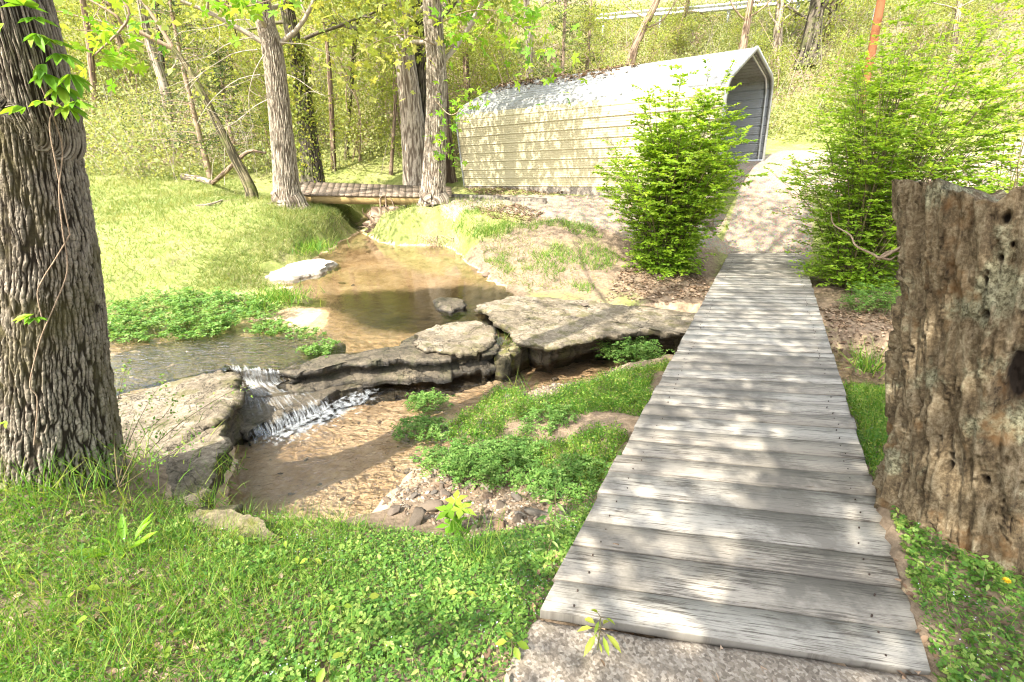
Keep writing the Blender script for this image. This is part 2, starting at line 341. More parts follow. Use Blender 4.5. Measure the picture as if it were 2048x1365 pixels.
# ------------------------------------------------------------------ terrain
ZU, ZL = -.65, -.975                     # upper and lower water levels
def poly(pts, z): return np.array([P(x, y, z)[:2] for x, y in pts])
UP = poly([(-420, 930), (-420, 600), (190, 645), (262, 668), (500, 668), (580, 684), (660, 668), (705, 640), (716, 598), (620, 586), (525, 566), (560, 540), (640, 500), (690, 468), (708, 440), (722, 424), (764, 424), (748, 445), (744, 468), (800, 486), (910, 488), (948, 515), (985, 556), (1010, 590), (990, 640), (985, 700), (800, 712), (560, 745), (450, 715), (440, 760), (230, 800)], ZU)
LO = poly([(436, 1046), (455, 930), (470, 850), (462, 745), (560, 720), (970, 700), (1000, 655), (1370, 655), (1700, 700), (1860, 760), (1870, 830), (1560, 790), (1335, 722), (1235, 742), (1180, 768), (1050, 778), (960, 806), (905, 848), (890, 895), (862, 925), (800, 955), (770, 990), (735, 1035), (700, 1058), (550, 1066)], ZL)
def sdist(x, y, pg):                    # signed distance, negative inside
    x = np.asarray(x, float); y = np.asarray(y, float); d2 = np.full(x.shape, 1e9); ins = np.zeros(x.shape, bool)
    for (ax, ay), (bx, by) in zip(pg, np.roll(pg, -1, 0)):
        ex, ey = bx-ax, by-ay; t = np.clip(((x-ax)*ex+(y-ay)*ey)/(ex*ex+ey*ey+1e-12), 0, 1)
        d2 = np.minimum(d2, (x-ax-t*ex)**2+(y-ay-t*ey)**2)
        c = ((ay > y) != (by > y)); xi = ex*(y-ay)/(ey if abs(ey) > 1e-12 else 1e-12)+ax
        ins ^= c & (x < xi)
    return np.where(ins, -1, 1)*np.sqrt(d2)
CT = [P(*c) for c in [
 (0, 1360, -.02), (500, 1365, -.02), (900, 1365, -.02), (1150, 1365, -.03), (1950, 1360, -.03), (2040, 1250, 0), (118, 930, -.17), (0, 1000, -.1), (290, 1090, -.27),
 (480, 1122, -.3), (700, 1140, -.38), (900, 1140, -.45), (1040, 1150, -.3), (1080, 1060, -.62), (1000, 1000, -.84), (1100, 980, -.7), (950, 950, -.92), (1180, 900, -.56), (1000, 860, -.9),
 (1220, 850, -.55), (930, 850, -.96), (1100, 850, -.76), (1300, 745, -.75), (1200, 790, -.78), (1720, 850, -.35), (1760, 1000, -.08), (1850, 1080, 0), (2040, 1100, .03), (1690, 740, -.95),
 (1700, 640, -.65), (1800, 560, -.45), (1640, 620, -.7), (1455, 505, -.6), (1605, 505, -.6), (1530, 470, -.38), (1540, 420, .02), (1510, 335, .95), (1600, 335, .97), (1520, 385, .35), (1600, 385, .4), (1900, 330, .95),
 (2040, 300, 1.15), (1700, 450, -.15), (1900, 420, .3), (250, 600, -.55), (300, 520, -.28), (300, 440, .08), (200, 330, .85), (400, 330, .8), (450, 400, .3), (575, 400, .28), (600, 450, -.02), (650, 412, -.12), (700, 436, -.5), (795, 436, -.5), (838, 418, -.1),
 (640, 487, -.45), (480, 520, -.4), (560, 562, -.6), (868, 398, .3), (900, 440, .05), (950, 470, -.2), (1000, 500, -.38), (1010, 545, -.56), (1100, 520, -.32), (1100, 460, -.02), (1200, 420, .17),
 (1100, 400, .25), (930, 376, .33), (1200, 372, .4), (1350, 520, -.48), (1250, 570, -.56), (1380, 605, -.62), (1300, 430, .12), (1450, 440, 0), (0, 600, -.6), (335, 1005, -.55), (250, 940, -.48), (425, 1040, -.62), (240, 820, -.66), (300, 880, -.7), (-300, 930, -.4), (150, 560, -.45), (-200, 500, -.3)]]
CT += [np.array(c, float) for c in [(8.6, 14.6, 1.1), (6.1, 12.5, .7), (4.5, 10.75, .22), (5.2, 11.6, .42), (-3, -1, 0), (0, -1.5, 0), (3, -1, 0), (-8, -4, .2), (8, -4, .2), (0, -12, .3), (-20, -10, .6), (20, -10, .6), (-7, 2.5, -.2), (6, 2.5, 0), (10, 5, .2), (-16, 6, .3), (14, 9, .9),
 (-26, 18, 1.5), (-12, 18, 1.1), (-5, 19, .9), (0, 20.5, .9), (5, 20.5, 1.6), (12, 17, 1.7), (18, 15, 2.2), (-40, 34, 9), (-25, 34, 8.8), (-10, 34, 8.8), (0, 32, 8.2), (10, 27.5, 7.3), (20, 22, 6.8), (30, 16, 6.5),
 (-10, 39, 9), (2, 37, 8.4), (13, 32, 7.5), (24, 26, 7), (36, 18, 6.8), (-40, 60, 17), (0, 60, 17), (25, 50, 15), (45, 30, 13), (-60, 30, 12), (-60, 0, 4), (60, 0, 4), (60, 60, 20), (-60, 60, 18), (-60, -30, 3), (60, -30, 3), (0, -40, 2), (0, 80, 24), (60, 80, 26), (-60, 80, 24)]]
CT = np.array(CT)
_d = np.linalg.norm(CT[:, None, :2]-CT[None, :, :2], axis=-1)+np.eye(len(CT))*-.06
_A = np.block([[_d, np.ones((len(CT), 1))], [np.ones((1, len(CT))), np.zeros((1, 1))]])
_w = np.linalg.solve(_A, np.concatenate([CT[:, 2], [0]]))
def base_h(x, y):
    sh = np.shape(x); x = np.ravel(x); y = np.ravel(y); out = np.full(len(x), _w[-1])
    for (cx, cy, _), w in zip(CT, _w[:-1]): out += w*np.hypot(x-cx, y-cy)
    return out.reshape(sh)
_dk = np.array([[.094, 1.32], [4.62, 10.14], [6.34, 10.41], [1.467, 1.094]])
def height(x, y, det=True):
    x = np.asarray(x, float); y = np.asarray(y, float)
    z = base_h(x, y); r = np.hypot(x, y)
    su = sdist(x, y, UP)+.12*fbm2(x, y, 2.0, 3); sl = sdist(x, y, LO)+.1*fbm2(x, y, 3.0, 3, 5.)
    wu = 1-sstep(-.35, .22, su)
    rp = P(830, 590, ZU); deep = np.exp(-(((x-rp[0])/1.3)**2+((y-rp[1])/1.3)**2)); bu = ZU-.035-.05*(1-sstep(-1.2, 0, su))+.022*fbm2(x, y, .9, 3, 2.)-.16*deep
    z = np.where(wu > 0, z+(np.minimum(bu, z)-z)*wu, z)
    wl = 1-sstep(-.2, .3, sl); bl = ZL-.07-.13*(1-sstep(-1.0, 0, sl))+.05*fbm2(x, y, 1.6, 4, 8.)
    z = np.where(wl > 0, z+(np.minimum(bl, z)-z)*wl, z)
    if det: z = z+.022*fbm2(x, y, 4.5, 4, 1.)*np.clip(.35+r/6, 0, 2.5)+.1*sstep(14, 22, r)*fbm2(x, y, .5, 3)
    px_, py_ = (x-5.45)*.33+(y-10.3)*.944, (x-5.45)*.944-(y-10.3)*.33; t_ = px_/3.4; wp = (1-sstep(1.1, 2.6, np.abs(py_)))*sstep(-.08, .06, t_)*(1-sstep(.95, 1.35, t_)); z = z+wp*(np.clip(-.6+1.5*t_, -.7, 1.1)+.015*fbm2(x, y, 4., 3)-z)
    dk = -.058*((x-.1)*.463+(y-1.33)*.887)-.085; z = np.where(sdist(x, y, _dk) < -.015, np.minimum(z, dk), z)
    return z
_ts = np.concatenate([np.arange(.9, 8, .04), np.arange(8, 45, .15)])
def G(px, py, z0=0.0):                  # ground point under a pixel
    d = ray(px, py); p = np.array([0, 0, EYE])+d*_ts[:, None]; h = height(p[:, 0], p[:, 1]); k = int(np.argmax(p[:, 2] < h))
    q = p[k].copy(); q[2] = h[k]; return q
def on_ground(x, y): return np.stack([x, y, height(x, y)], -1)
def axis_coords(a, b, fine, lo, hi):
    c = list(np.arange(a, b, fine)); s = fine; v = b
    while v < hi: c.append(v); s = min(s*1.12, 1.6); v += s
    c.append(hi); s = fine; v = a-fine; pre = []
    while v > lo: pre.append(v); s = min(s*1.12, 1.6); v -= s
    return np.array([lo]+pre[::-1]+c)
gx = axis_coords(-5.5, 5.5, .05, -75, 75); gy = axis_coords(.6, 11, .05, -40, 90)
X, Y = np.meshgrid(gx, gy); Z = height(X, Y)
PATHPG = np.array([P(1440, 512, -.58)[:2], P(1455, 480, -.45)[:2], P(1478, 420, 0)[:2], P(1430, 368, .5)[:2], (6.2, 15), (9.5, 16), (14, 15.5), (20, 13), (22, 9), (14, 9.5), (9.5, 10.6), P(1610, 420, 0)[:2], P(1612, 480, -.45)[:2], P(1615, 512, -.58)[:2]])
TRACK = np.array([P(880, 392, .33)[:2], P(930, 386, .33)[:2], P(1200, 395, .3)[:2], P(1400, 380, .45)[:2], P(1440, 420, .1)[:2], P(1440, 470, -.2)[:2], P(1330, 470, -.1)[:2], P(1180, 440, .1)[:2], P(1020, 412, .25)[:2], P(900, 402, .32)[:2]])
def zones(x, y, z):
    su = sdist(x, y, UP); sl = sdist(x, y, LO); n = fbm2(x, y, .8, 3, 3.)
    sand = np.maximum(1-sstep(.0, np.where((y > 8.5), .1, .35), su+np.where(y > 8.5, .03, .15)*n), 1-sstep(.05, .4, sl+.12*n))
    bar = np.exp(-(((x-P(600, 640, ZU)[0])/1.2)**2+((y-P(600, 640, ZU)[1])/1.0)**2)); sand = np.maximum(sand, sstep(.3, .8, bar))
    rb = sstep(.55, .75, (x-.1)*.887-(y-1.33)*.463-.62)*sstep(2.2, 3, y)*(1-sstep(8, 9, y)); sand = sand*(1-rb); rp = P(850, 594, ZU); mud = np.exp(-(((x-rp[0])/1.55)**2+((y-rp[1])/1.15)**2)**2); sand = sand*(1-.9*sstep(.3, .75, mud+.2*n))
    path = np.maximum(1-sstep(-.1, .25, sdist(x, y, PATHPG)), .85*(1-sstep(-.1, .4, sdist(x, y, TRACK)+.2*n)))
    g = np.where(y > 5.5, .72, .12)+.3*n-.5*rb-.9*sstep(.2, .6, mud)
    gc = sdist(x, y, np.array([P(985, 545, -.5)[:2], P(960, 500, -.3)[:2], P(1080, 440, 0)[:2], P(1250, 430, .1)[:2], P(1400, 500, -.45)[:2], P(1400, 610, -.6)[:2]]))
    g = g-.5*(1-sstep(-.3, .8, gc))
    hill = sstep(19, 23, np.hypot(x, y)); g = g*(1-hill)+hill*(.45+.5*n)
    sand = sand*(1-sstep(ZU-.015, ZU+.045, z)*(y > 5.5))
    return np.clip(np.stack([g, sand, path, sstep(.22, .7, mud+.18*n)], -1), 0, 1)
nx, ny = len(gx), len(gy); ii = np.arange((ny-1)*nx).reshape(ny-1, nx)[:, :-1].ravel()
mesh('ground', np.stack([X, Y, Z], -1).reshape(-1, 3), [np.stack([ii, ii+1, ii+nx+1, ii+nx], -1)], M['ground'],
     attrs={'zone': zones(X.ravel(), Y.ravel(), Z.ravel())})['kind'] = 'structure'
def flat_sheet(name, pg, z, mat, grow=.0, step=.12, cut=None):
    lo = pg.min(0)-.3; hi = pg.max(0)+.3; xs = np.arange(lo[0], hi[0], step); ys = np.arange(lo[1], hi[1], step)
    x, y = np.meshgrid(xs, ys); ok = sdist(x, y, pg) < grow; n = len(xs)
    if cut is not None: ok &= sdist(x, y, cut) > 0
    i = np.arange(len(xs)*len(ys)).reshape(len(ys), n)[:-1, :-1]; k = ok[:-1, :-1] | ok[1:, :-1] | ok[:-1, 1:] | ok[1:, 1:]; i = i[k]
    F = np.stack([i, i+1, i+n+1, i+n], -1); V = np.stack([x.ravel(), y.ravel(), np.full(x.size, z)], -1)
    u, inv = np.unique(F, return_inverse=True); c = P(330, 705, ZU); rip = .025+.975*np.exp(-((V[u][:, 0]-c[0])/2.2)**2-((V[u][:, 1]-c[1])/1.1)**2)
    o = mesh(name, V[u], [inv.reshape(-1, 4)], mat, attrs={'rip': rip}); o['kind'] = 'structure'; return o
FRONT = poly([(1060, 640), (1000, 690), (860, 700), (700, 712), (575, 738), (455, 732), (438, 750), (330, 775), (238, 812), (200, 900), (200, 1400), (1700, 1400), (1700, 640)], ZU)
flat_sheet('upper_water', UP, ZU, M['water_still'], .45, .06, FRONT)
flat_sheet('lower_water', LO, ZL, M['water_pool'], .5, .1)
# ------------------------------------------------------------------ rocks
def resample(pg, n):
    q = np.vstack([pg, pg[:1]]); d = np.concatenate([[0], np.cumsum(np.linalg.norm(np.diff(q, axis=0), axis=1))])
    s = np.linspace(0, d[-1], n, endpoint=False); return np.stack([np.interp(s, d, q[:, k]) for k in range(2)], -1)
def ledge(name, px, zt, layers, mat, label, cat='rock', amp=.03, n=380, rough=.06, tilt=(0, 0), seed=0, group=None):
    pg = resample(np.array([P(x, y, zt)[:2] for x, y in px]), n)
    pass
    T = np.roll(pg, -1, 0)-np.roll(pg, 1, 0); area = np.sum(pg[:, 0]*np.roll(pg[:, 1], -1)-np.roll(pg[:, 0], -1)*pg[:, 1])
    N = norm(np.stack([T[:, 1], -T[:, 0]], -1))*(1 if area > 0 else -1)
    c = pg.mean(0); rings = []; arc = np.concatenate([[0], np.cumsum(np.linalg.norm(np.diff(pg, axis=0), axis=1))]); rk = np.random.default_rng(seed+500)
    def blocks(a, lo, hi):              # angular fracture blocks along the outline
        e = [0.0]
        while e[-1] < arc[-1]: e.append(e[-1]+rk.uniform(lo, hi))
        v = rk.normal(size=len(e)); i = np.searchsorted(e, arc, 'right')-1; f = (arc-np.array(e)[i])/(hi*1.0); return a*(v[i]+.9*(f-.4)*rk.choice([-1, 1], len(e))[i])
    pg = pg+N*(rough*fbm2(pg[:, 0], pg[:, 1], 3.5, 4, seed)+blocks(rough*.4, .12, .45))[:, None]
    for s in (0, .1, .2, .3, .4, .5, .6, .68, .76, .83, .89, .935, .965, .985):
        q = c+(pg-c)*s; rings.append(np.column_stack([q, np.full(n, zt)+(0 if s < .97 else -.008)]))
    zz = zt; prev = 0.0
    for dz, ins in layers:
        zz -= dz
        w = .028*fbm(np.column_stack([pg*3.4, np.full(n, zz*9+seed)]), 5)+blocks(.02, .05, .28)
        q = pg-N*(ins+w)[:, None]; rings.append(np.column_stack([q, np.full(n, zz)]))
    V = np.concatenate(rings); m = len(rings)
    k = fbm(V*np.array([2.3, 2.3, 5])+seed, 6); k = .5*k+.5*(np.floor(k*3.5)+sstep(.0, .25, k*3.5-np.floor(k*3.5)))/3.5; V[:, 2] += amp*k+tilt[0]*(V[:, 0]-c[0])+tilt[1]*(V[:, 1]-c[1])
    V[:, :2] += (amp*.8*np.stack([fbm(V*6+3, 3), fbm(V*6+9, 3)], -1))
    a = (np.arange(m-1)*n)[:, None]; j = np.arange(n)[None]; j2 = (j+1) % n
    F = np.stack([a+j, a+n+j, a+n+j2, a+j2], -1).reshape(-1, 4)
    if area < 0: F = F[:, ::-1]
    return tag(mesh(name, V, [F], mat, loc=(*c, zt), smooth=False), label, cat, group)
FL = [(.03, -.015), (.05, -.01), (.05, .03), (.05, .02), (.12, .06), (.15, .05), (.3, .08)]
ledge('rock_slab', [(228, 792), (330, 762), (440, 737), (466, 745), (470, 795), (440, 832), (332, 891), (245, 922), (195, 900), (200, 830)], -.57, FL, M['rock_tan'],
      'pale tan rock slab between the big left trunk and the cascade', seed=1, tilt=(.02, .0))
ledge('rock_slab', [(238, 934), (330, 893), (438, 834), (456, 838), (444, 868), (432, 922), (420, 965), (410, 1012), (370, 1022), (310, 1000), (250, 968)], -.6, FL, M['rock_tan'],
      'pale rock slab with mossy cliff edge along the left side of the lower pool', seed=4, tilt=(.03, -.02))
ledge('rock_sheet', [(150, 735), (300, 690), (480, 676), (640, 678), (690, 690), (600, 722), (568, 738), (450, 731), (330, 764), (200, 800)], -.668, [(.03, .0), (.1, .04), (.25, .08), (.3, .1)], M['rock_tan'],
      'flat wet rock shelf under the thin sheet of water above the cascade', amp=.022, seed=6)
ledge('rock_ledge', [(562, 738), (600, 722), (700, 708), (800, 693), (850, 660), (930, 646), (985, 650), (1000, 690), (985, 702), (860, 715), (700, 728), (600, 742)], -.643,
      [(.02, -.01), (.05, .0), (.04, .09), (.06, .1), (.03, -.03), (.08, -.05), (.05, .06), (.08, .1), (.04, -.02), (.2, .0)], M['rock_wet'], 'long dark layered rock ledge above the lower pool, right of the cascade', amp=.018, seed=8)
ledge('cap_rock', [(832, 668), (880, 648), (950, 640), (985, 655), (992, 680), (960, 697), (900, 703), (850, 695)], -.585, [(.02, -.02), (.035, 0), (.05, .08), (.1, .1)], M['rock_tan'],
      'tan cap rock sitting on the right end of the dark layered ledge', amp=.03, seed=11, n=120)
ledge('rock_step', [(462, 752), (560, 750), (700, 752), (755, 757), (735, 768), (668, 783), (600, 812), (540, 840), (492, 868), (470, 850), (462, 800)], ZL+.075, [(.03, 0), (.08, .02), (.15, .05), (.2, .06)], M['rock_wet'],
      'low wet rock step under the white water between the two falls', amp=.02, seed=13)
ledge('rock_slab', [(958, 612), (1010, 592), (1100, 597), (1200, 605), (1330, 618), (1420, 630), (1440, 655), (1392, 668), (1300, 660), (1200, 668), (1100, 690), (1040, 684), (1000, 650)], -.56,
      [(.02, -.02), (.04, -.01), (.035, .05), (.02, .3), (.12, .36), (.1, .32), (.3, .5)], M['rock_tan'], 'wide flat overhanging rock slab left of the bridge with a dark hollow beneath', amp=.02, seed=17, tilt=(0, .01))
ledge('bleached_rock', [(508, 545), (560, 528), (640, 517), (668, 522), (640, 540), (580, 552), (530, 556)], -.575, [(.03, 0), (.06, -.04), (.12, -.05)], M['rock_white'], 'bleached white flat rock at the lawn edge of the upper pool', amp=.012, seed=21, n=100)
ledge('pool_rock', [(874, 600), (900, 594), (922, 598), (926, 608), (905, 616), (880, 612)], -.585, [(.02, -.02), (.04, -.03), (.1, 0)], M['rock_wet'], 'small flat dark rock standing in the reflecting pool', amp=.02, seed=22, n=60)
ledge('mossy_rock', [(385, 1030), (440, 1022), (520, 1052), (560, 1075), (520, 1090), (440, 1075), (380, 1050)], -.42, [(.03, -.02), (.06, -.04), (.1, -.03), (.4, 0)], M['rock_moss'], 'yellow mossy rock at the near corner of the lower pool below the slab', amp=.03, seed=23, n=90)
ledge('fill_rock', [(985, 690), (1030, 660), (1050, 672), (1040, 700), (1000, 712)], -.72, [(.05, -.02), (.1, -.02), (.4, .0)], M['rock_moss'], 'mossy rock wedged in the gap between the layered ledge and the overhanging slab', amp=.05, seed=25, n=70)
# stones : a few shapes, copied
def stone_shape(seed, sq):
    rg = np.random.default_rng(seed); th = np.linspace(0, np.pi, 15); ph = np.linspace(0, 2*np.pi, 24, endpoint=False)
    d = np.stack([np.sin(th)[:, None]*np.cos(ph), np.sin(th)[:, None]*np.sin(ph), np.cos(th)[:, None]*np.ones(24)], -1).reshape(-1, 3)
    pl = norm(rg.normal(size=(13, 3))); off = rg.uniform(.5, .95, 13)
    r = np.min(np.where(d@pl.T > .15, off/np.maximum(d@pl.T, .15), 9), 1); r = np.minimum(r, 1.45)*(1+.07*fbm(d*2.5+seed, 3))
    V = d*r[:, None]*np.array([1, .78, sq]); a = (np.arange(14)*24)[:, None]; j = np.arange(24)[None]; j2 = (j+1) % 24
    return V, np.stack([a+j, a+24+j, a+24+j2, a+j2], -1).reshape(-1, 4)
STN = [stone_shape(s, q) for s, q in ((1, .5), (2, .62), (5, .42), (9, .55), (12, .7))]
_stone_me = []
def stone(p, size, label, group=None, k=None):
    k = int(rng.integers(len(STN))) if k is None else k
    if not _stone_me:
        for V, F in STN:
            o = mesh('stone', V, [F], M['stone'], local=True, smooth=False); _stone_me.append(o.data); bpy.data.objects.remove(o)
    o = bpy.data.objects.new('stone', _stone_me[k]); COL.objects.link(o)
    o.location = (p[0], p[1], p[2]+size*.15); o.scale = (size,)*3; o.rotation_euler = (rng.normal()*.15, rng.normal()*.15, rng.random()*6.28)
    return tag(o, label, 'stone', group)
for (x, y, s, lb, k) in [(1001, 1018, .075, 'grey angular stone behind the lobed sapling, largest in the gravel', 0), (1032, 1000, .06, 'light grey flat stone just behind the largest gravel stone', 2), (1055, 980, .06, 'round brown stone at the foot of the leafy clump by the bridge', 4),
    (938, 972, .06, 'grey stone under the left edge of the leafy clump in gravel', 1), (1075, 1035, .075, 'brown slanting stone beside the tall thin plant by the bridge', 3), (1000, 1054, .07, 'flat pale stone nearest the lawn in the gravel', 2),
    (829, 1047, .085, 'brown wedge shaped stone at the water edge by the lawn', 3), (858, 1024, .1, 'flat grey stone half in water at the shore of the lower pool', 2), (832, 924, .045, 'small cream rounded stone in the shallow edge of the pool', 4),
    (819, 945, .06, 'pinkish stone at the tip of the gravel bank', 0), (788, 1026, .075, 'dark wet stone alone in the pool shallows', 1), (1169, 611, .07, 'tan pointed stone lying on the overhanging slab', 3),
    (1109, 762, .06, 'grey flat stone at the far gravel shore under the slab', 2), (685, 571, .07, 'pale flat stone on the sand bar of the upper pool', 2), (707, 577, .06, 'dark stone beside the pale stone on the sand bar', 0),
    (972, 552, .1, 'square grey stone in the far right corner of the upper pool', 0), (955, 707, .11, 'rounded grey boulder lodged under the cap rock', 1), (588, 738, .06, 'reddish stone at the foot of the upper fall', 4)]:
    p = G(x, y, -1.0 if y > 650 else -.6)
    if lb.startswith(('tan pointed',)): p = P(x, y, -.54)
    if lb.startswith('rounded grey b'): p = P(x, y, -.74)
    if lb.startswith('reddish'): p = P(x, y, -.86)
    stone(p, s*.9, lb, k=k)
GR = np.array([P(*c)[:2] for c in [(770, 1040, -1.05), (830, 960, -1.05), (905, 900, -1.05), (905, 850, -1.05), (980, 800, -1), (1100, 775, -1), (1230, 740, -1), (1260, 760, -.9), (1100, 800, -.9), (985, 850, -.95), (960, 930, -.95), (1090, 960, -.8), (1180, 960, -.7), (1120, 1090, -.55), (1040, 1110, -.5), (930, 1085, -.7), (800, 1065, -.95)]])
def inside(pg, n, rg=rng):
    lo, hi = pg.min(0), pg.max(0); out = []
    while sum(map(len, out)) < n:
        q = rg.uniform(lo, hi, (n*2, 2)); out.append(q[sdist(q[:, 0], q[:, 1], pg) < 0])
    return np.concatenate(out)[:n]
q = inside(GR, 230); z = height(q[:, 0], q[:, 1])
for (x, y), zz in zip(q, z): stone((x, y, zz), .014+.036*rng.random()**1.8, 'small angular stone lying loose on the gravel bank between the pool and the bridge', 'loose stones of the gravel bank')
ac = Acc(); q = inside(GR, 3600); z = height(q[:, 0], q[:, 1])
for k in range(3):
    V, F = STN[k]; s = slice(k, None, 3); n = len(q[s]); S, D, N = frames(n, 2.0); sc = .008+.014*rng.random(n)
    V2 = V[None]*sc[:, None, None]; V2 = V2[..., :1]*S[:, None]+V2[..., 1:2]*D[:, None]+V2[..., 2:]*N[:, None]+np.column_stack([q[s], z[s]])[:, None]
    ac.add(V2.reshape(-1, 3), (F[None]+(np.arange(n)*len(V))[:, None, None]).reshape(-1, 4), rnd=np.repeat(rng.random(n), len(V)))
tag(ac.build('gravel', M['pebble'], smooth=False), 'brown and grey gravel of the bank between the pool and the bridge', 'gravel', kind='stuff')
ac = Acc(); q = inside(LO, 1500); z = height(q[:, 0], q[:, 1]); k_ = rng.random(len(q)) < np.clip(.25+.9*np.exp(-np.hypot(q[:, 0]-P(800, 990, ZL)[0], q[:, 1]-P(800, 990, ZL)[1])/.5), 0, 1); q, z = q[k_], z[k_]
for k in range(3):
    V, F = STN[k]; s = slice(k, None, 3); n = len(q[s]); S, D, N = frames(n, 2.5); sc = .008+.028*rng.random(n)**2.2
    V2 = V[None]*sc[:, None, None]*np.array([1, 1, .55]); V2 = V2[..., :1]*S[:, None]+V2[..., 1:2]*D[:, None]+V2[..., 2:]*N[:, None]+np.column_stack([q[s], z[s]])[:, None]
    ac.add(V2.reshape(-1, 3), (F[None]+(np.arange(n)*len(V))[:, None, None]).reshape(-1, 4), rnd=np.repeat(rng.random(n), len(V)))
tag(ac.build('pebble_bed', M['pebble'], smooth=False), 'submerged pebbles on the bed of the lower pool', 'gravel', kind='stuff')
# ------------------------------------------------------------------ falling water
def sheet(rows, nu, nv, dens, sx=1.0, wob=.02):
    rows = [spline(np.array(r), nu) for r in rows]; A = np.stack(rows, 0)          # (r, nu, 3)
    g = np.stack([spline(A[:, i], nv) for i in range(nu)], 1)
    g[..., 2] += wob*fbm(g*np.array([9, 9, 3]), 3); g[..., :2] += .4*wob*np.stack([fbm(g*11, 2), fbm(g*11+5, 2)], -1)
    u, v = np.meshgrid(np.linspace(0, 1, nu)*sx, np.linspace(0, 1, nv)*(len(rows)-1)/2)
    d = np.interp(np.linspace(0, 1, nv), np.linspace(0, 1, len(dens)), dens)[:, None]*np.ones((1, nu))
    edge = np.minimum(1, 4*np.minimum(u/sx, 1-u/sx)+.25); d = d-.25*(1-edge)
    i = np.arange(nv*nu).reshape(nv, nu)[:-1, :-1].ravel()
    return g.reshape(-1, 3), np.stack([i, i+1, i+nu+1, i+nu], -1), np.stack([u.ravel(), v.ravel(), d.ravel()], -1)
wf = empty('waterfall', P(560, 760, -.9), 'white cascade tumbling over the rock step into the lower pool', 'waterfall')
a = Acc(); g = sheet([[P(452, 726, -.64), P(500, 730, -.64), P(568, 737, -.64)], [P(456, 738, -.66), P(505, 742, -.66), P(566, 745, -.67)], [P(468, 760, ZL+.12), P(515, 766, ZL+.12), P(580, 768, ZL+.11)], [P(478, 790, ZL+.097), P(545, 790, ZL+.097), P(640, 775, ZL+.097)]], 90, 40, [-.3, 0, .17, .15, .03, -.02])
a.add(g[0], g[1], uvw=g[2]); a.build('upper_fall', M['fall'], wf)
a = Acc(); g = sheet([[P(478, 790, ZL+.095), P(545, 795, ZL+.095), P(645, 775, ZL+.095)], [P(484, 845, ZL+.09), P(560, 818, ZL+.09), P(655, 780, ZL+.09)], [P(490, 866, ZL+.085), P(570, 828, ZL+.085), P(660, 787, ZL+.085)], [P(496, 880, ZL+.04), P(577, 842, ZL+.04), P(667, 798, ZL+.04)], [P(498, 893, ZL), P(580, 856, ZL), P(672, 808, ZL)]], 130, 46, [.02, -.05, -.09, .03, .06, .05], 2.0, .006)
a.add(g[0], g[1], uvw=g[2]); a.build('lower_fall', M['fall'], wf)
a = Acc(); g = sheet([[P(672, 768, ZL+.08), P(700, 762, ZL+.08), P(745, 752, ZL+.08)], [P(676, 775, -.93), P(706, 768, -.93), P(750, 757, -.93)], [P(682, 790, ZL), P(712, 780, ZL), P(758, 767, ZL)]], 50, 16, [-.1, .08, .1], 1.0, .012)
a.add(g[0], g[1], uvw=g[2]); a.build('side_fall', M['fall'], wf)
a = Acc(); g = sheet([[P(500, 888, ZL+.007), P(580, 850, ZL+.007), P(672, 802, ZL+.007), P(745, 764, ZL+.007)], [P(520, 900, ZL+.01), P(610, 862, ZL+.012), P(700, 815, ZL+.012), P(770, 772, ZL+.008)], [P(545, 912, ZL+.006), P(650, 872, ZL+.007), P(740, 828, ZL+.007), P(790, 782, ZL+.006)], [P(560, 925, ZL+.004), P(690, 885, ZL+.004), P(790, 842, ZL+.004), P(815, 795, ZL+.004)]], 90, 30, [.04, .1, -.04, -.2, -.45], 2.0, .002)
a.add(g[0], g[1], uvw=g[2]); a.build('foam', M['foam'], wf)
a = Acc()
for i in range(26):
    x = rng.choice([rng.uniform(740, 790), rng.uniform(800, 850), rng.uniform(850, 905)]); p = P(x, 735+rng.uniform(0, 4), -.93); r = p.copy(); r[2] = ZL; r[1] -= .02
    V, F = tube(spline([p, (p+r)/2+[0, -.015, .02], r], 5), .004+.003*rng.random(), 4); a.add(V, F, uvw=np.tile([.5, .5, .6], (len(V), 1)))
tag(a.build('water_drip', M['fall'], loc=P(810, 735, -.93)), 'thin drips of water falling off the dark layered ledge', 'waterfall')
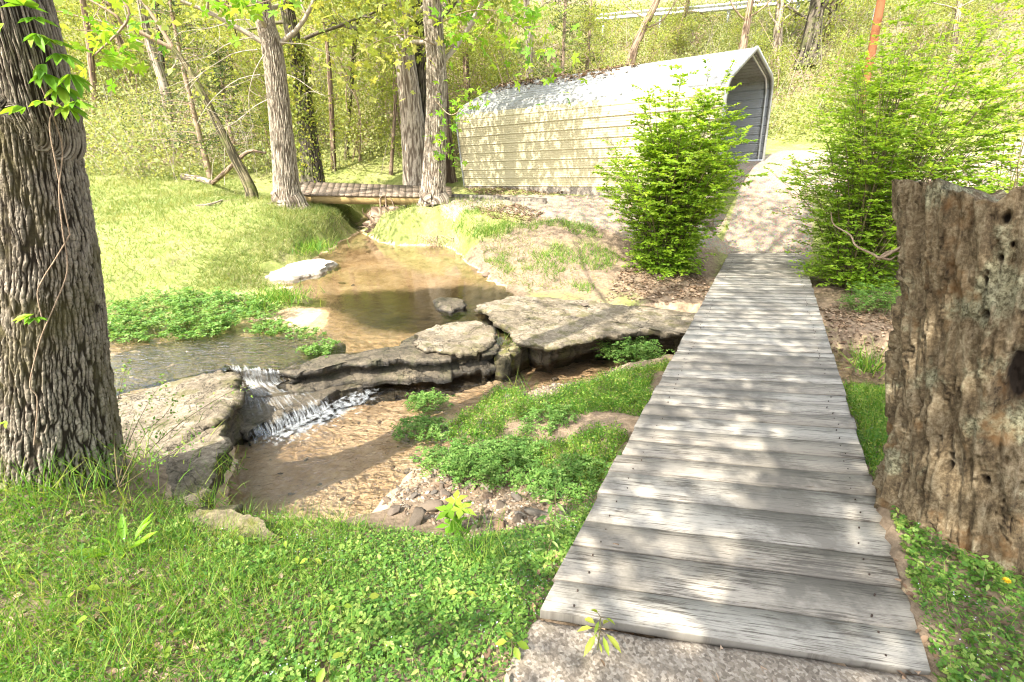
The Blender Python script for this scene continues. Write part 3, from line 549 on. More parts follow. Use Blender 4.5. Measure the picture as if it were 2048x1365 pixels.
# ------------------------------------------------------------------ near footbridge
BU = norm(np.array([.463, .887])); B0 = np.array([.1, 1.33]); SL = .058
def onbridge(px, py):
    z = 0.0
    for _ in range(30):
        p = P(px, py, z); z = -SL*float((p[:2]-B0)@BU)
    p[2] = z; return p
L0, L1, R0, R1 = onbridge(1072, 1218), onbridge(1458, 507), onbridge(1862, 1345), onbridge(1604, 507)
br = empty('footbridge', (L0+R0)/2, 'grey weathered plank footbridge crossing the creek toward the metal shed', 'footbridge')
a = Acc(); NP = 50; tt = np.linspace(0, 1, NP+1); tt = tt**1.0
tt[1:-1] += rng.normal(size=NP-1)*.0028
for i in range(NP):
    ga = .00025
    c = [L0+(L1-L0)*(tt[i]+ga), R0+(R1-R0)*(tt[i]+ga), R0+(R1-R0)*(tt[i+1]-ga), L0+(L1-L0)*(tt[i+1]-ga)]
    d = norm(c[1]-c[0]); e0, e1 = rng.normal(size=2)*.004
    c[0] = c[0]-d*e0; c[3] = c[3]-d*e0; c[1] = c[1]+d*e1; c[2] = c[2]+d*e1
    if i == 0: c[0] = c[0]+d*.02; c[3] = c[3]+d*.02
    nu, nv = 26, 7; prof = np.array([[0, -.045], [0, -.006], [.012, 0], [.5, 0], [.988, 0], [1, -.006], [1, -.045]])
    u = np.linspace(0, 1, nu); V = []
    cup = rng.normal()*.003; zz = rng.normal()*.003; tw = rng.normal()*.004
    for v, h in prof:
        A0 = c[0]+(c[3]-c[0])*v; A1 = c[1]+(c[2]-c[1])*v; p = A0+(A1-A0)*u[:, None]
        p[:, 2] += h+zz+tw*(u-.5)*2+cup*(1-4*(v-.5)**2)+.002*fbm(np.column_stack([u*7, np.full(nu, v*3), np.full(nu, i*3.)]), 3)
        if v in (0, 1): p[:, :2] += (BU*(.004*fbm(np.column_stack([u*22, np.full(nu, v*9), np.full(nu, i*7.)]), 3))[:, None])
        V.append(p)
    V = np.stack(V, 0).reshape(-1, 3); uu, vv = np.meshgrid(u*1.3, prof[:, 0]*.2)
    k = np.arange(nv*nu).reshape(nv, nu)[:-1, :-1].ravel(); F = np.stack([k, k+1, k+nu+1, k+nu], -1)
    e = np.arange(nv)*nu; ends = np.array([[e[0], e[1], e[5], e[6]], [e[1], e[2], e[4], e[5]], [e[0]+nu-1, e[6]+nu-1, e[5]+nu-1, e[1]+nu-1], [e[1]+nu-1, e[5]+nu-1, e[4]+nu-1, e[2]+nu-1]])
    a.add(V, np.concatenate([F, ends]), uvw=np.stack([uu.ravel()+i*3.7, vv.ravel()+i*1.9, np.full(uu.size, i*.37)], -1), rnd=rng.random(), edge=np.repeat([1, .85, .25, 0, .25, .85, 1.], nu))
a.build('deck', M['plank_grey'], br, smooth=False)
nl_ = Acc(); thn = np.arange(8)*math.pi/4
for i in range(NP):
    for sx in (.09, .91):
        for sv in (.25, .75):
            t_ = tt[i]+(tt[i+1]-tt[i])*(sv+rng.normal()*.03); A_, B_ = L0+(L1-L0)*t_, R0+(R1-R0)*t_; p = A_+(B_-A_)*(sx+rng.normal()*.008); r = .0036
            nl_.add(np.vstack([p+[0, 0, .0065], p+np.column_stack([np.cos(thn)*r, np.sin(thn)*r, np.full(8, .0055)]), p+np.column_stack([np.cos(thn)*r, np.sin(thn)*r, np.full(8, -.01)])]), np.array([[0, 1+k, 1+(k+1) % 8] for k in range(8)]+[[1+k, 9+k, 9+(k+1) % 8] for k in range(8)]+[[1+k, 9+(k+1) % 8, 1+(k+1) % 8] for k in range(8)]))
nl_.build('nail', M['rust'], br, smooth=False)['kind'] = 'stuff'
def beam_between(p, q, w, h, mat, parent, name='beam'):
    d = q-p; L = np.linalg.norm(d); ux = d/L; uy = norm(np.cross([0, 0, 1.], ux)); uz = np.cross(ux, uy)
    n = 24; x = np.linspace(0, L, n); sec = np.array([[-w/2, -h/2], [w/2, -h/2], [w/2, h/2], [-w/2, h/2]])
    V = p+x[:, None, None]*ux+sec[None, :, :1]*uy+sec[None, :, 1:]*uz; V = V.reshape(-1, 3)+.002*np.stack([fbm(V.reshape(-1, 3)*5+k, 2) for k in (0, 4, 8)], -1)
    i = (np.arange(n-1)*4)[:, None]; j = np.arange(4)[None]; F = np.stack([i+j, i+(j+1) % 4, i+4+(j+1) % 4, i+4+j], -1).reshape(-1, 4)
    F = np.concatenate([F, [[3, 2, 1, 0], [(n-1)*4, (n-1)*4+1, (n-1)*4+2, (n-1)*4+3]]])
    uv = np.stack([np.repeat(x, 4), np.tile(np.array([0, .1, .2, .3])*h/.2, n), np.full(4*n, rng.random()*9)], -1)
    return mesh(name, V, [F], mat, parent, {'uvw': uv, 'rnd': np.full(4*n, rng.random())}, smooth=False)
nrm = np.array([BU[1], -BU[0], 0]); dn = np.array([0, 0, -.185])
for s, (p0, p1) in ((1, (L0, L1)), (-1, (R0, R1))):
    beam_between(p0+nrm*.14*s+dn+np.array([*BU, 0])*.1, p1+nrm*.14*s+dn, .09, .26, M['beam_dark'], br)
# concrete pad in front of the bridge and concrete footing at the far end
pad = np.array([P(1020, 1345, -.03)[:2]+[-.05, -.05], L0[:2]-BU*.012, R0[:2]-BU*.012, R0[:2]+[.25, -.8], [.9, -.6], [-.2, -.3]])
def slab(name, pg, zt, th, mat, bev=.02, n=160, noise=.004):
    q = resample(pg, n); c = q.mean(0); rr = []
    q2 = q+.012*np.stack([fbm2(q[:, 0], q[:, 1], 5, 3), fbm2(q[:, 0], q[:, 1], 5, 3, 7.)], -1)
    for s in (0, .3, .6, .8, .9, .97, 1.0): rr.append(np.column_stack([c+(q2-c)*s, np.full(n, zt)]))
    rr[-1][:, 2] -= bev*.4; rr.append(np.column_stack([q2, np.full(n, zt-th)])); V = np.concatenate(rr); V[:, 2] += noise*fbm(V*6, 4)
    a = (np.arange(len(rr)-1)*n)[:, None]; j = np.arange(n)[None]; j2 = (j+1) % n; F = np.stack([a+j, a+n+j, a+n+j2, a+j2], -1).reshape(-1, 4)
    if np.sum(q[:, 0]*np.roll(q[:, 1], -1)-np.roll(q[:, 0], -1)*q[:, 1]) < 0: F = F[:, ::-1]
    return mesh(name, V, [F], mat)
slab('concrete_path', pad, -.035, .2, M['concrete'])['kind'] = 'structure'
ft = np.array([L1[:2]+BU*.01-nrm[:2]*.12, L1[:2]+BU*.42-nrm[:2]*.1, R1[:2]+BU*.42+nrm[:2]*.05, R1[:2]+BU*.01+nrm[:2]*.1])
slab('concrete_apron', ft, L1[2]+.0, .4, M['concrete'], n=80)['kind'] = 'structure'
# ------------------------------------------------------------------ far footbridge
FLc, FRc, BRc, BLc = Q(540, 387, 12.75), Q(905, 393, 12.95), Q(902, 374, 14.9), Q(556, 362, 14.9)
fb = empty('footbridge', (FLc+BRc)/2, 'small brown plank footbridge with yellowish beam beside the shed', 'footbridge'); a = Acc(); n = 27
for i in range(n):
    t0, t1 = i/n+.0004, (i+1)/n-.0004; c = [FLc+(FRc-FLc)*t0, FLc+(FRc-FLc)*t1, BLc+(BRc-BLc)*t1, BLc+(BRc-BLc)*t0]
    z = rng.normal()*.0012; j = rng.normal()*.006; V = []
    for dz in (0, -.045):
        for k, p in enumerate(c): V.append(p+[0, j if k < 2 else -j, dz+z])
    F = np.array([[0, 1, 2, 3], [7, 6, 5, 4], [0, 4, 5, 1], [1, 5, 6, 2], [2, 6, 7, 3], [3, 7, 4, 0]]); V = np.array(V)
    uv = np.array([[0, 0], [0, .2], [2, .2], [2, 0]]*2); a.add(V, F, uvw=np.column_stack([uv[:, 0]+i*2.3, uv[:, 1]+i*1.1, np.full(8, i*.4)]), rnd=rng.random())
a.build('deck', M['plank_brown'], fb, smooth=False)
beam_between(FLc+[0, .06, -.145], FRc+[0, .06, -.145], .08, .19, M['beam_yellow'], fb); beam_between(BLc+[0, -.1, -.145], BRc+[0, -.1, -.145], .08, .19, M['beam_yellow'], fb)
# retaining kerb right of the far bridge
kw = [Q(905, 391, 12.9), Q(1000, 393, 12.55), Q(1092, 402, 12.2)]
a = Acc()
for p, q2 in zip(kw[:-1], kw[1:]):
    d = q2-p; L = np.linalg.norm(d); ang = math.atan2(d[1], d[0]); Mx = np.array([[math.cos(ang), -math.sin(ang), 0], [math.sin(ang), math.cos(ang), 0], [0, 0, 1]])
    V, F = box((p+q2)/2+[0, 0, -.2], (L-.004, .16, .44), Mx); a.add(V, F, uvw=V*.7, rnd=rng.random())
tag(a.build('retaining_kerb', M['beam_dark'], smooth=False, loc=kw[1]), 'low brown timber kerb beside the path right of the far footbridge', 'kerb')
# ------------------------------------------------------------------ metal shed
yaw, slp, rol = -.64, .05, .085; A0 = np.array([-1.44, 15.35, .32]); LS, WS, HS, PK = 7.37, 4.51, 2.05, 2.72
ax = np.array([math.cos(yaw)*math.cos(slp), math.sin(yaw)*math.cos(slp), math.sin(slp)])
an = np.array([-math.sin(yaw)*math.cos(rol), math.cos(yaw)*math.cos(rol), math.sin(rol)]); au = norm(np.cross(ax, an)); an = norm(np.cross(au, ax))
shed = bpy.data.objects.new('metal_shed', None); COL.objects.link(shed)
shed.matrix_world = Matrix([[ax[0], an[0], au[0], A0[0]], [ax[1], an[1], au[1], A0[1]], [ax[2], an[2], au[2], A0[2]], [0, 0, 0, 1]])
tag(shed, 'long open-ended cream metal carport shed with rounded eaves behind the creek', 'shed')
prof = [(0, 0)]+[(0, HS-.42)]
for t in np.linspace(0, 1, 9)[1:]: # rounded eave
    b = (1-t)**2; c = 2*t*(1-t); d = t*t; prof.append((b*0+c*0+d*.38, b*(HS-.42)+c*(HS-.0)+d*(HS+.38*(PK-HS)/(WS/2)+.02)))
prof = np.array(prof+[(WS/2, PK)])
def prof_sample(pr, ds=.012):
    d = np.concatenate([[0], np.cumsum(np.linalg.norm(np.diff(pr, axis=0), axis=1))]); s = np.arange(0, d[-1], ds)
    return np.stack([np.interp(s, d, pr[:, k]) for k in (0, 1)], -1), s
pr, s = prof_sample(prof); nn = norm(np.gradient(pr, axis=0)); nn = np.stack([-nn[:, 1], nn[:, 0]], -1)
ph = (s % .228); rib = np.where(ph < .035, .02*np.minimum(1, np.minimum(ph, .035-ph)/.009), 0)+.0025*np.sin(s/.228*2*np.pi*4)
pr = pr+nn*rib[:, None]; nw = int(np.searchsorted(s, HS-.06))
def shell(sel, mirror, name, mat):
    pp = pr[sel].copy()
    if mirror: pp[:, 0] = WS-pp[:, 0]
    xs = np.linspace(0, LS, 24); V = np.stack([np.broadcast_to(xs[None], (len(pp), 24)), np.broadcast_to(pp[:, :1], (len(pp), 24)), np.broadcast_to(pp[:, 1:], (len(pp), 24))], -1).copy()
    V[..., 1] += .012*fbm(V*np.array([.8, .5, 1.1]), 2); i = np.arange(len(pp)*24).reshape(len(pp), 24)[:-1, :-1].ravel(); F = np.stack([i, i+1, i+25, i+24], -1)
    if mirror: F = F[:, ::-1]
    o = mesh(name, V.reshape(-1, 3), [F], mat, shed, local=True, smooth=False); m = o.modifiers.new('thickness', 'SOLIDIFY'); m.thickness = .006; m.offset = -1; return o
shell(slice(0, nw+1), False, 'side_wall', M['metal_cream']); shell(slice(0, nw+1), True, 'side_wall', M['metal_grey'])
shell(slice(nw, None), False, 'roof', M['metal_white']); shell(slice(nw, None), True, 'roof', M['metal_white'])
prh = np.array([(0.045, 0)]+[tuple(p) for p in prof[1:-1]+np.array([.045, -.03])]+[(WS/2, PK-.055)]); full = np.vstack([prh, np.column_stack([WS-prh[::-1, 0], prh[::-1, 1]])[1:]])
for x in (.06, 1.6, 3.1, 4.6, 6.1, LS-.12):
    V, F = tube(np.column_stack([np.full(len(full), x), full[:, 0], full[:, 1]]), .032, 6); mesh('frame_hoop', V, [F], M['metal_galv'], shed, local=True)
for y in (.05, WS-.05):
    V, F = box((LS/2, y, .03), (LS, .06, .06)); mesh('base_rail', V, [F], M['metal_galv'], shed, local=True, smooth=False)
    V, F = box((LS/2, y, -.5), (LS-.04, .14, .99)); mesh('foundation', V, [F], M['concrete'], shed, local=True, smooth=False)
for x in (-.012, LS+.012):
    a = Acc(); fo = np.vstack([prof, np.column_stack([WS-prof[::-1, 0], prof[::-1, 1]])[1:]]); n2 = norm(np.gradient(fo, axis=0)); n2 = np.stack([-n2[:, 1], n2[:, 0]], -1); m = len(fo); V = []
    for o1, dx in ((.028, -.03), (.028, .03), (-.06, .03), (-.06, -.03)): V.append(np.column_stack([np.full(m, x+dx*(1 if x > 1 else .6)), fo+n2*o1]))
    V = np.stack(V, 1).reshape(-1, 3); i = (np.arange(m-1)*4)[:, None]; j = np.arange(4)[None]; a.add(V, np.stack([i+j, i+4+j, i+4+(j+1) % 4, i+(j+1) % 4], -1).reshape(-1, 4))
    mesh('gable_trim', V, [a.Fq[0]], M['metal_white'], shed, local=True, smooth=False)
def shed_pt(x, y, z): return A0+ax*x+an*y+au*z
# ------------------------------------------------------------------ trees
def bark_trunk(pts, rad, nt, nl, amp, fu, seed=0, flare=0.0, lobes=0.0, wid=.16):
    p = spline(pts, nl); r = spline(np.asarray(rad, float)[:, None]*np.ones((1, 3)), nl)[:, 0]
    T, Xf, Yf = frames_along(p); th = np.linspace(0, 2*np.pi, nt, endpoint=False)
    L = np.concatenate([[0], np.cumsum(np.linalg.norm(np.diff(p, axis=0), axis=1))])
    r2 = r[:, None]*(1+lobes*np.stack([fbm(np.stack([np.cos(th)*1.3, np.sin(th)*1.3, np.full(nt, l*.35+seed)], -1), 2) for l in L]))
    if flare: r2 = r2*(1+flare*np.exp(-L/.22)[:, None]*(1+.5*np.sin(th*5+seed)[None]+.35*np.sin(th*3+1+seed)[None]))
    rm = r.mean(); c = np.stack([np.broadcast_to(np.cos(th)[None]*rm*fu, (nl, nt)), np.broadcast_to(np.sin(th)[None]*rm*fu, (nl, nt)), np.broadcast_to(L[:, None]*fu*.1, (nl, nt))], -1)
    def cells(ncol, hh, sd, ky):
        rk = np.random.default_rng(sd); U = np.broadcast_to(th[None]/(2*np.pi)*ncol, (nl, nt))+.3*fbm(c*np.array([.5, .5, 2.2])+sd, 4)*min(1, ncol/20); W = np.broadcast_to(L[:, None]/hh, (nl, nt))+.3*fbm(c*.7+sd+9, 2); ju = rk.random((ncol, 997)); jv = rk.random((ncol, 997)); d1 = np.full((nl, nt), 9.); d2 = d1.copy(); iu, iv = np.floor(U).astype(int), np.floor(W).astype(int)
        for du in (-1, 0, 1):
            for dv in (-1, 0, 1):
                a_, b_ = (iu+du) % ncol, (iv+dv) % 997; dd = np.hypot(iu+du+ju[a_, b_]-U, ky*(iv+dv+jv[a_, b_]-W)); d2 = np.where(dd < d1, d1, np.minimum(d2, dd)); d1 = np.minimum(d1, dd)
        return d2-d1
    w = .35*np.stack([perlin(c*.5+3), perlin(c*.5+8), 0*c[..., 0]], -1)
    n1 = perlin(c+w+seed*3.1); cr = perlin(c*np.array([.9, .9, 7])+seed+40)
    nc = max(int(2*np.pi*rm*fu*.85), 8); e1 = cells(nc, 9/fu, seed, .42); e2 = cells(int(nc*1.3), 2.2/fu, seed+5, .8); fur = 1-sstep(.0, .26, e1); cra = (1-sstep(0, .24, e2))*.6; f = np.maximum(fur, cra)
    r3 = r2+amp*(.55*fbm(c*1.3+20, 4)-f*.9+.25*np.minimum(e1, 1))
    V = p[:, None]+r3[..., None]*(np.cos(th)[None, :, None]*Xf[:, None]+np.sin(th)[None, :, None]*Yf[:, None])
    a = (np.arange(nl-1)*nt)[:, None]; j = np.arange(nt)[None]; j2 = (j+1) % nt
    uv = np.stack([np.broadcast_to(th[None]*rm, (nl, nt)), np.broadcast_to(L[:, None], (nl, nt)), f], -1)
    uv[..., 0] = np.abs(((uv[..., 0]/rm) % (2*np.pi))-np.pi)*rm
    return V.reshape(-1, 3), np.stack([a+j, a+j2, a+nt+j2, a+nt+j], -1).reshape(-1, 4), uv.reshape(-1, 3)
def uvz(V): return np.column_stack([V[:, 0]+V[:, 1], V[:, 2], np.zeros(len(V))])
def limbs(acc, start, direc, length, r, rg, depth=2, droop=.0, nsub=3):
    """a wavy limb with side twigs; returns leaf-bearing points"""
    d = norm(np.asarray(direc, float)); n = 6; pts = [np.asarray(start, float)]
    for i in range(n-1):
        d = norm(d+rg.normal(size=3)*.16+np.array([0, 0, .07-droop])); pts.append(pts[-1]+d*length/(n-1))
    pts = np.array(pts); V, F = tube(spline(pts, 9), np.linspace(r, r*.25, 9), 5 if r > .02 else 3, False); acc.add(V, F, uvw=uvz(V)); ends = [pts[-1], pts[-2]]
    if depth > 0:
        for k in range(nsub):
            t = rg.uniform(.35, .95); i = min(int(t*(n-1)), n-2); s = pts[i]+(pts[i+1]-pts[i])*(t*(n-1)-i)
            sd = norm(d*.6+norm(rg.normal(size=3))*.9+np.array([0, 0, .15-droop])); ends += limbs(acc, s, sd, length*rg.uniform(.4, .6), r*.45, rg, depth-1, droop, nsub)
    return ends
def crown(name, ends, per, spread, size, mat, parent, rg, up=.5, tpl=LEAF4, flatz=.6):
    e = np.array(ends); n = len(e)*per; pos = np.repeat(e, per, 0)+rg.normal(size=(n, 3))*spread*np.array([1, 1, flatz])
    ac = Acc(); cl = np.repeat(rg.random(len(e)), per); scatter(ac, tpl, pos, frames(n, up, rg), size*rg.uniform(.6, 1.3, n), np.clip(.5*cl+.5*rg.random(n), 0, 1)); return ac.build(name, mat, parent)
def tree(px_path, Y, wpx, top, label, bark, leafm='leaf_spring', base=None, seed=0, nt=40, nl=60, amp=.012, fu=9, flare=.35, nlimb=9, limb_l=2.6, per=34, lsize=.11, lspread=.42, cr_from=.45, name='tree', lowleaf=None, dead=None, group=None, spread_bias=(0, 0)):
    rg = np.random.default_rng(seed+100); pts = [Q(x, y, Y) for x, y in px_path]; dep = [(p[1]*cp-(p[2]-EYE)*sp) for p in pts]; rad = [.5*w/F_PX*d for w, d in zip(wpx, dep)]
    if base is None:
        g = float(height(np.array([pts[0][0]]), np.array([pts[0][1]]))[0]); pts[0] = pts[0]*1.0
        if g < pts[0][2]: pts = [np.array([pts[0][0], pts[0][1], g-.1])]+pts; rad = [rad[0]*1.05]+rad
        else: pts[0][2] = min(pts[0][2], g); 
    root = empty(name, pts[0], label, 'tree', group)
    if top:
        d = norm(pts[-1]-pts[-2]); d = norm(d*.7+np.array([0, 0, .5])); H = top-pts[-1][2]
        pts.append(pts[-1]+d*H*.5+rg.normal(size=3)*.1); pts.append(pts[-1]+d*H*.5+rg.normal(size=3)*.2); rad += [rad[-1]*.7, rad[-1]*.25]
    V, F, uv = bark_trunk(pts, rad, nt, nl, amp, fu, seed, flare, .06); a = Acc().add(V, F, uvw=uv); ends = []; flat_ = nt > 150
    if top:
        p = spline(pts, 60); r = np.interp(np.linspace(0, 1, 60), np.linspace(0, 1, len(rad)), rad)
        for k in range(nlimb):
            i = int((cr_from+(1-cr_from)*(k+rg.random())/nlimb)*58); az = k*2.4+rg.random(); el = rg.uniform(.1, .7)
            ends += limbs(a, p[i], [math.cos(az)+spread_bias[0], math.sin(az)+spread_bias[1], el], limb_l*rg.uniform(.6, 1.15)*(1.15-.5*k/nlimb), max(r[i]*.3, .02), rg, 2)
    a.build('trunk', M[bark], root, smooth=not flat_)
    if ends: crown('crown', ends, per, lspread, lsize, M[leafm], root, rg)
    return root, pts, rad, rg
BIG = dict(nlimb=14, limb_l=3.8, per=17, lsize=.15, lspread=.5, leafm='leaf_canopy', cr_from=.83)
# the big trunk at the left edge
t1, p1, r1, rg1 = tree([(112, 975), (114, 930), (100, 760), (85, 500), (50, 240), (12, 0)], 2.48, [236, 210, 192, 174, 156, 146], 13.0, 'massive furrowed trunk with vines at the left edge of the picture', 'bark_oak', seed=1, nt=420, nl=640, amp=.013, fu=52, flare=.12, **BIG)
# stump at the right
sb = np.array([2.36, 1.82, -.1]); st_ = np.array([2.12, 2.04, 1.5])
def stump():
    nt, nl = 360, 320; rg = np.random.default_rng(5); t = np.linspace(0, 1, nl); c = sb+(st_-sb)*t[:, None]; r = np.interp(t, [0, .06, .14, .3, .7, 1], [.455, .43, .405, .385, .395, .41]); th = np.linspace(0, 2*np.pi, nt, endpoint=False)
    L = t*1.6; g = np.stack([np.broadcast_to(np.cos(th)[None], (nl, nt)), np.broadcast_to(np.sin(th)[None], (nl, nt)), np.broadcast_to(L[:, None], (nl, nt))], -1)
    big = fbm(g*np.array([1.5, 1.5, .9]), 3); fl = fbm(g*np.array([5.5, 5.5, 1.3])+4, 4); fine = fbm(g*np.array([15, 15, 3.6])+9, 5); q_ = fbm(g*np.array([2.6, 2.6, 1.25])+60, 5)*3.2+.5*fine; fr_ = q_-np.floor(q_); terr = np.floor(q_)+sstep(.0, .16, fr_)
    crack = np.exp(-(perlin(g*np.array([5.2, 5.2, .5])+.25*fine[..., None])/.03)**2)*sstep(-.1, .35, fbm(g*1.7+33, 2)); plate = sstep(.02, .16, fbm(g*np.array([1.9, 1.9, 1.6])+30, 4))
    plate2 = sstep(.0, .06, fbm(g*np.array([3.5, 3.5, 2.2])+70, 4)); hole = np.zeros((nl, nt))
    for _ in range(60):
        a0 = rg.uniform(0, 6.28); l0 = rg.uniform(.1, 1.55); w = rg.uniform(.004, .013); dd = (np.arctan2(np.sin(th-a0), np.cos(th-a0))[None]*.4/w)**2+((L[:, None]-l0)/(w*rg.uniform(1.2, 2.6)))**2; hole = np.maximum(hole, np.exp(-dd**1.5))
    a_seen = math.atan2(-1, -.75)
    for a0, l0, w, h in ((a_seen+.12, 1.2, .05, .11), (a_seen-.05, .95, .045, .12), (a_seen+.25, 1.36, .022, .035)):
        dd = (np.arctan2(np.sin(th-a0), np.cos(th-a0))[None]*.4/w)**2+((L[:, None]-l0)/h)**2; hole = np.maximum(hole, np.exp(-dd**1.3)*1.3)
    R_ = r[:, None]*(1+.06*big)+.022*fl+.014*fine+.016*terr+.014*plate2-.045*crack-.07*hole
    R_ *= 1+.06*np.exp(-L/.12)[:, None]*np.sin(th*6+1)[None]
    V = c[:, None]+R_[..., None]*np.stack([np.cos(th), np.sin(th), 0*th], -1)[None]
    top = sstep(.93, 1, t)[:, None]; V[..., 2] += top*(.05*fbm(g*np.array([5, 5, 2])+50, 4)-.05*np.maximum(0, perlin(g*2.2+11))-.10*((V[..., 0]-st_[0])*.6+(V[..., 1]-st_[1])*.75))
    f = np.clip(np.maximum(crack*.8, hole)+.45*(1-sstep(.0, .14, fr_))*sstep(.05, .4, np.abs(fl)), 0, 1); uv = np.stack([np.abs(np.broadcast_to(th[None]-np.pi, (nl, nt)))*.4, np.broadcast_to(L[:, None], (nl, nt)), f], -1)
    V = list(V); uv = list(uv); rim = V[-1].copy(); cc = rim.mean(0)
    for s in (.9, .7, .4, .1): # broken cut face, sunken in the middle
        q = cc+(rim-cc)*s; q[:, 2] -= .05*(1-s)+.012*np.abs(fbm(q*14, 3)); V.append(q); uv.append(np.column_stack([q[:, :2]*2, np.full(nt, .2)]))
    V = np.array(V); uv = np.array(uv); a = (np.arange(len(V)-1)*nt)[:, None]; j = np.arange(nt)[None]; j2 = (j+1) % nt
    return V.reshape(-1, 3), np.stack([a+j, a+j2, a+nt+j2, a+nt+j], -1).reshape(-1, 4), uv.reshape(-1, 3)
V, F, uv = stump(); tag(mesh('tree_stump', V, [F], M['stump'], loc=sb, attrs={'uvw': uv}, smooth=False), 'tall rotten tree stump with flaking bark and holes beside the bridge', 'tree stump')
a = Acc(); V, F = tube(spline([Q(1662, 425, 2.5), Q(1668, 450, 2.5), Q(1700, 470, 2.45), Q(1712, 492, 2.4), Q(1745, 508, 2.35), Q(1765, 515, 2.3), Q(1815, 486, 2.22)], 24), np.linspace(.0025, .007, 24), 6); a.add(V, F, uvw=uvz(V))
V, F = tube(spline([Q(1757, 520, 2.32), Q(1775, 505, 2.3), Q(1815, 500, 2.22)], 8), .007, 6); a.add(V, F, uvw=uvz(V)); V, F = tube(spline([Q(1765, 515, 2.3), Q(1780, 520, 2.28), Q(1792, 512, 2.25)], 6), [.01, .008, .006, .005, .004, .003], 5); a.add(V, F, uvw=uvz(V))
tag(a.build('dead_branch', M['bark_brown'], loc=Q(1790, 505, 2.25)), 'crooked bare branch stub sticking out from the stump', 'branch')
# the pale trees by the far footbridge
tree([(578, 405), (576, 390), (562, 250), (545, 100), (522, 0)], 12.1, [60, 50, 43, 40, 35], 11.5, 'pale grey-barked tree left of the small footbridge', 'bark_pale', seed=2, nt=220, nl=300, amp=.02, fu=26, flare=.25, nlimb=10, limb_l=3.0, per=26, lsize=.13, cr_from=.55)
tree([(868, 405), (867, 390), (872, 250), (872, 130), (864, 0)], 12.2, [66, 50, 42, 39, 36], 11.0, 'pale tree right of the small footbridge, in front of the shed corner', 'bark_pale', seed=3, nt=200, nl=280, amp=.018, fu=26, flare=.03, nlimb=10, limb_l=2.8, per=26, lsize=.13, cr_from=.5)
tree([(626, 362), (618, 290), (600, 150), (572, 0)], 15.2, [44, 36, 31, 26], 11.0, 'dark ivy-clad trunk behind the small footbridge', 'bark_dark', seed=4, nt=100, nl=140, amp=.02, fu=16, flare=.3, nlimb=7, per=12, lsize=.12, cr_from=.55)
tree([(836, 368), (826, 250), (808, 100), (800, 0)], 15.6, [58, 48, 38, 34], 11.0, 'pale half of the twin trunk behind the footbridge end', 'bark_pale', seed=5, nt=100, nl=140, amp=.022, fu=16, flare=.3, nlimb=7, per=12, cr_from=.55)
tree([(858, 365), (852, 250), (848, 120), (838, 0)], 16.2, [48, 40, 36, 30], 10.0, 'dark half of the twin trunk behind the footbridge end', 'bark_dark', seed=6, nt=100, nl=140, amp=.022, fu=16, flare=.3, nlimb=7, per=12, cr_from=.55)
tree([(897, 352), (892, 250), (880, 100), (870, 0)], 17.2, [26, 21, 18, 15], 10.0, 'thin brown trunk close to the left corner of the shed', 'bark_brown', seed=7, nt=50, nl=60, nlimb=7, per=20, cr_from=.5)
# leaning tree left, forked
ln, pl, rl, rgl = tree([(500, 376), (466, 310), (425, 228), (385, 150), (345, 95)], 12.6, [22, 18, 15, 12, 9], None, 'slender mossy leaning tree forked over the lawn', 'bark_mossy', seed=8, nt=40, nl=70, amp=.008, fu=14, flare=.2)
a = Acc(); V, F = tube(spline([Q(345, 95, 12.6), Q(318, 50, 12.6), Q(285, 0, 12.6), Q(260, -60, 12.6)], 14), np.linspace(.055, .02, 14), 7); a.add(V, F, uvw=uvz(V)); e = limbs(a, Q(260, -60, 12.6), [-.4, -.3, .6], 1.6, .02, rgl, 2)
V, F = tube(spline([Q(345, 97, 12.6), Q(290, 70, 12.4), Q(245, 48, 12.2), Q(230, 30, 12.1), Q(170, -5, 12)], 18), np.linspace(.05, .02, 18), 7); a.add(V, F, uvw=uvz(V)); V, F = tube(spline([Q(250, 52, 12.2), Q(215, 62, 12.2), Q(150, 60, 12.2)], 10), np.linspace(.025, .008, 10), 5); a.add(V, F, uvw=uvz(V)); e += limbs(a, Q(170, -5, 12), [-.7, -.2, .4], 1.6, .02, rgl, 2)+[Q(420+k*6, 150+k*20, 12.6) for k in range(5)]
a.build('fork', M['bark_brown'], ln); crown('crown', e, 22, .3, .1, M['leaf_spring'], ln, rgl)
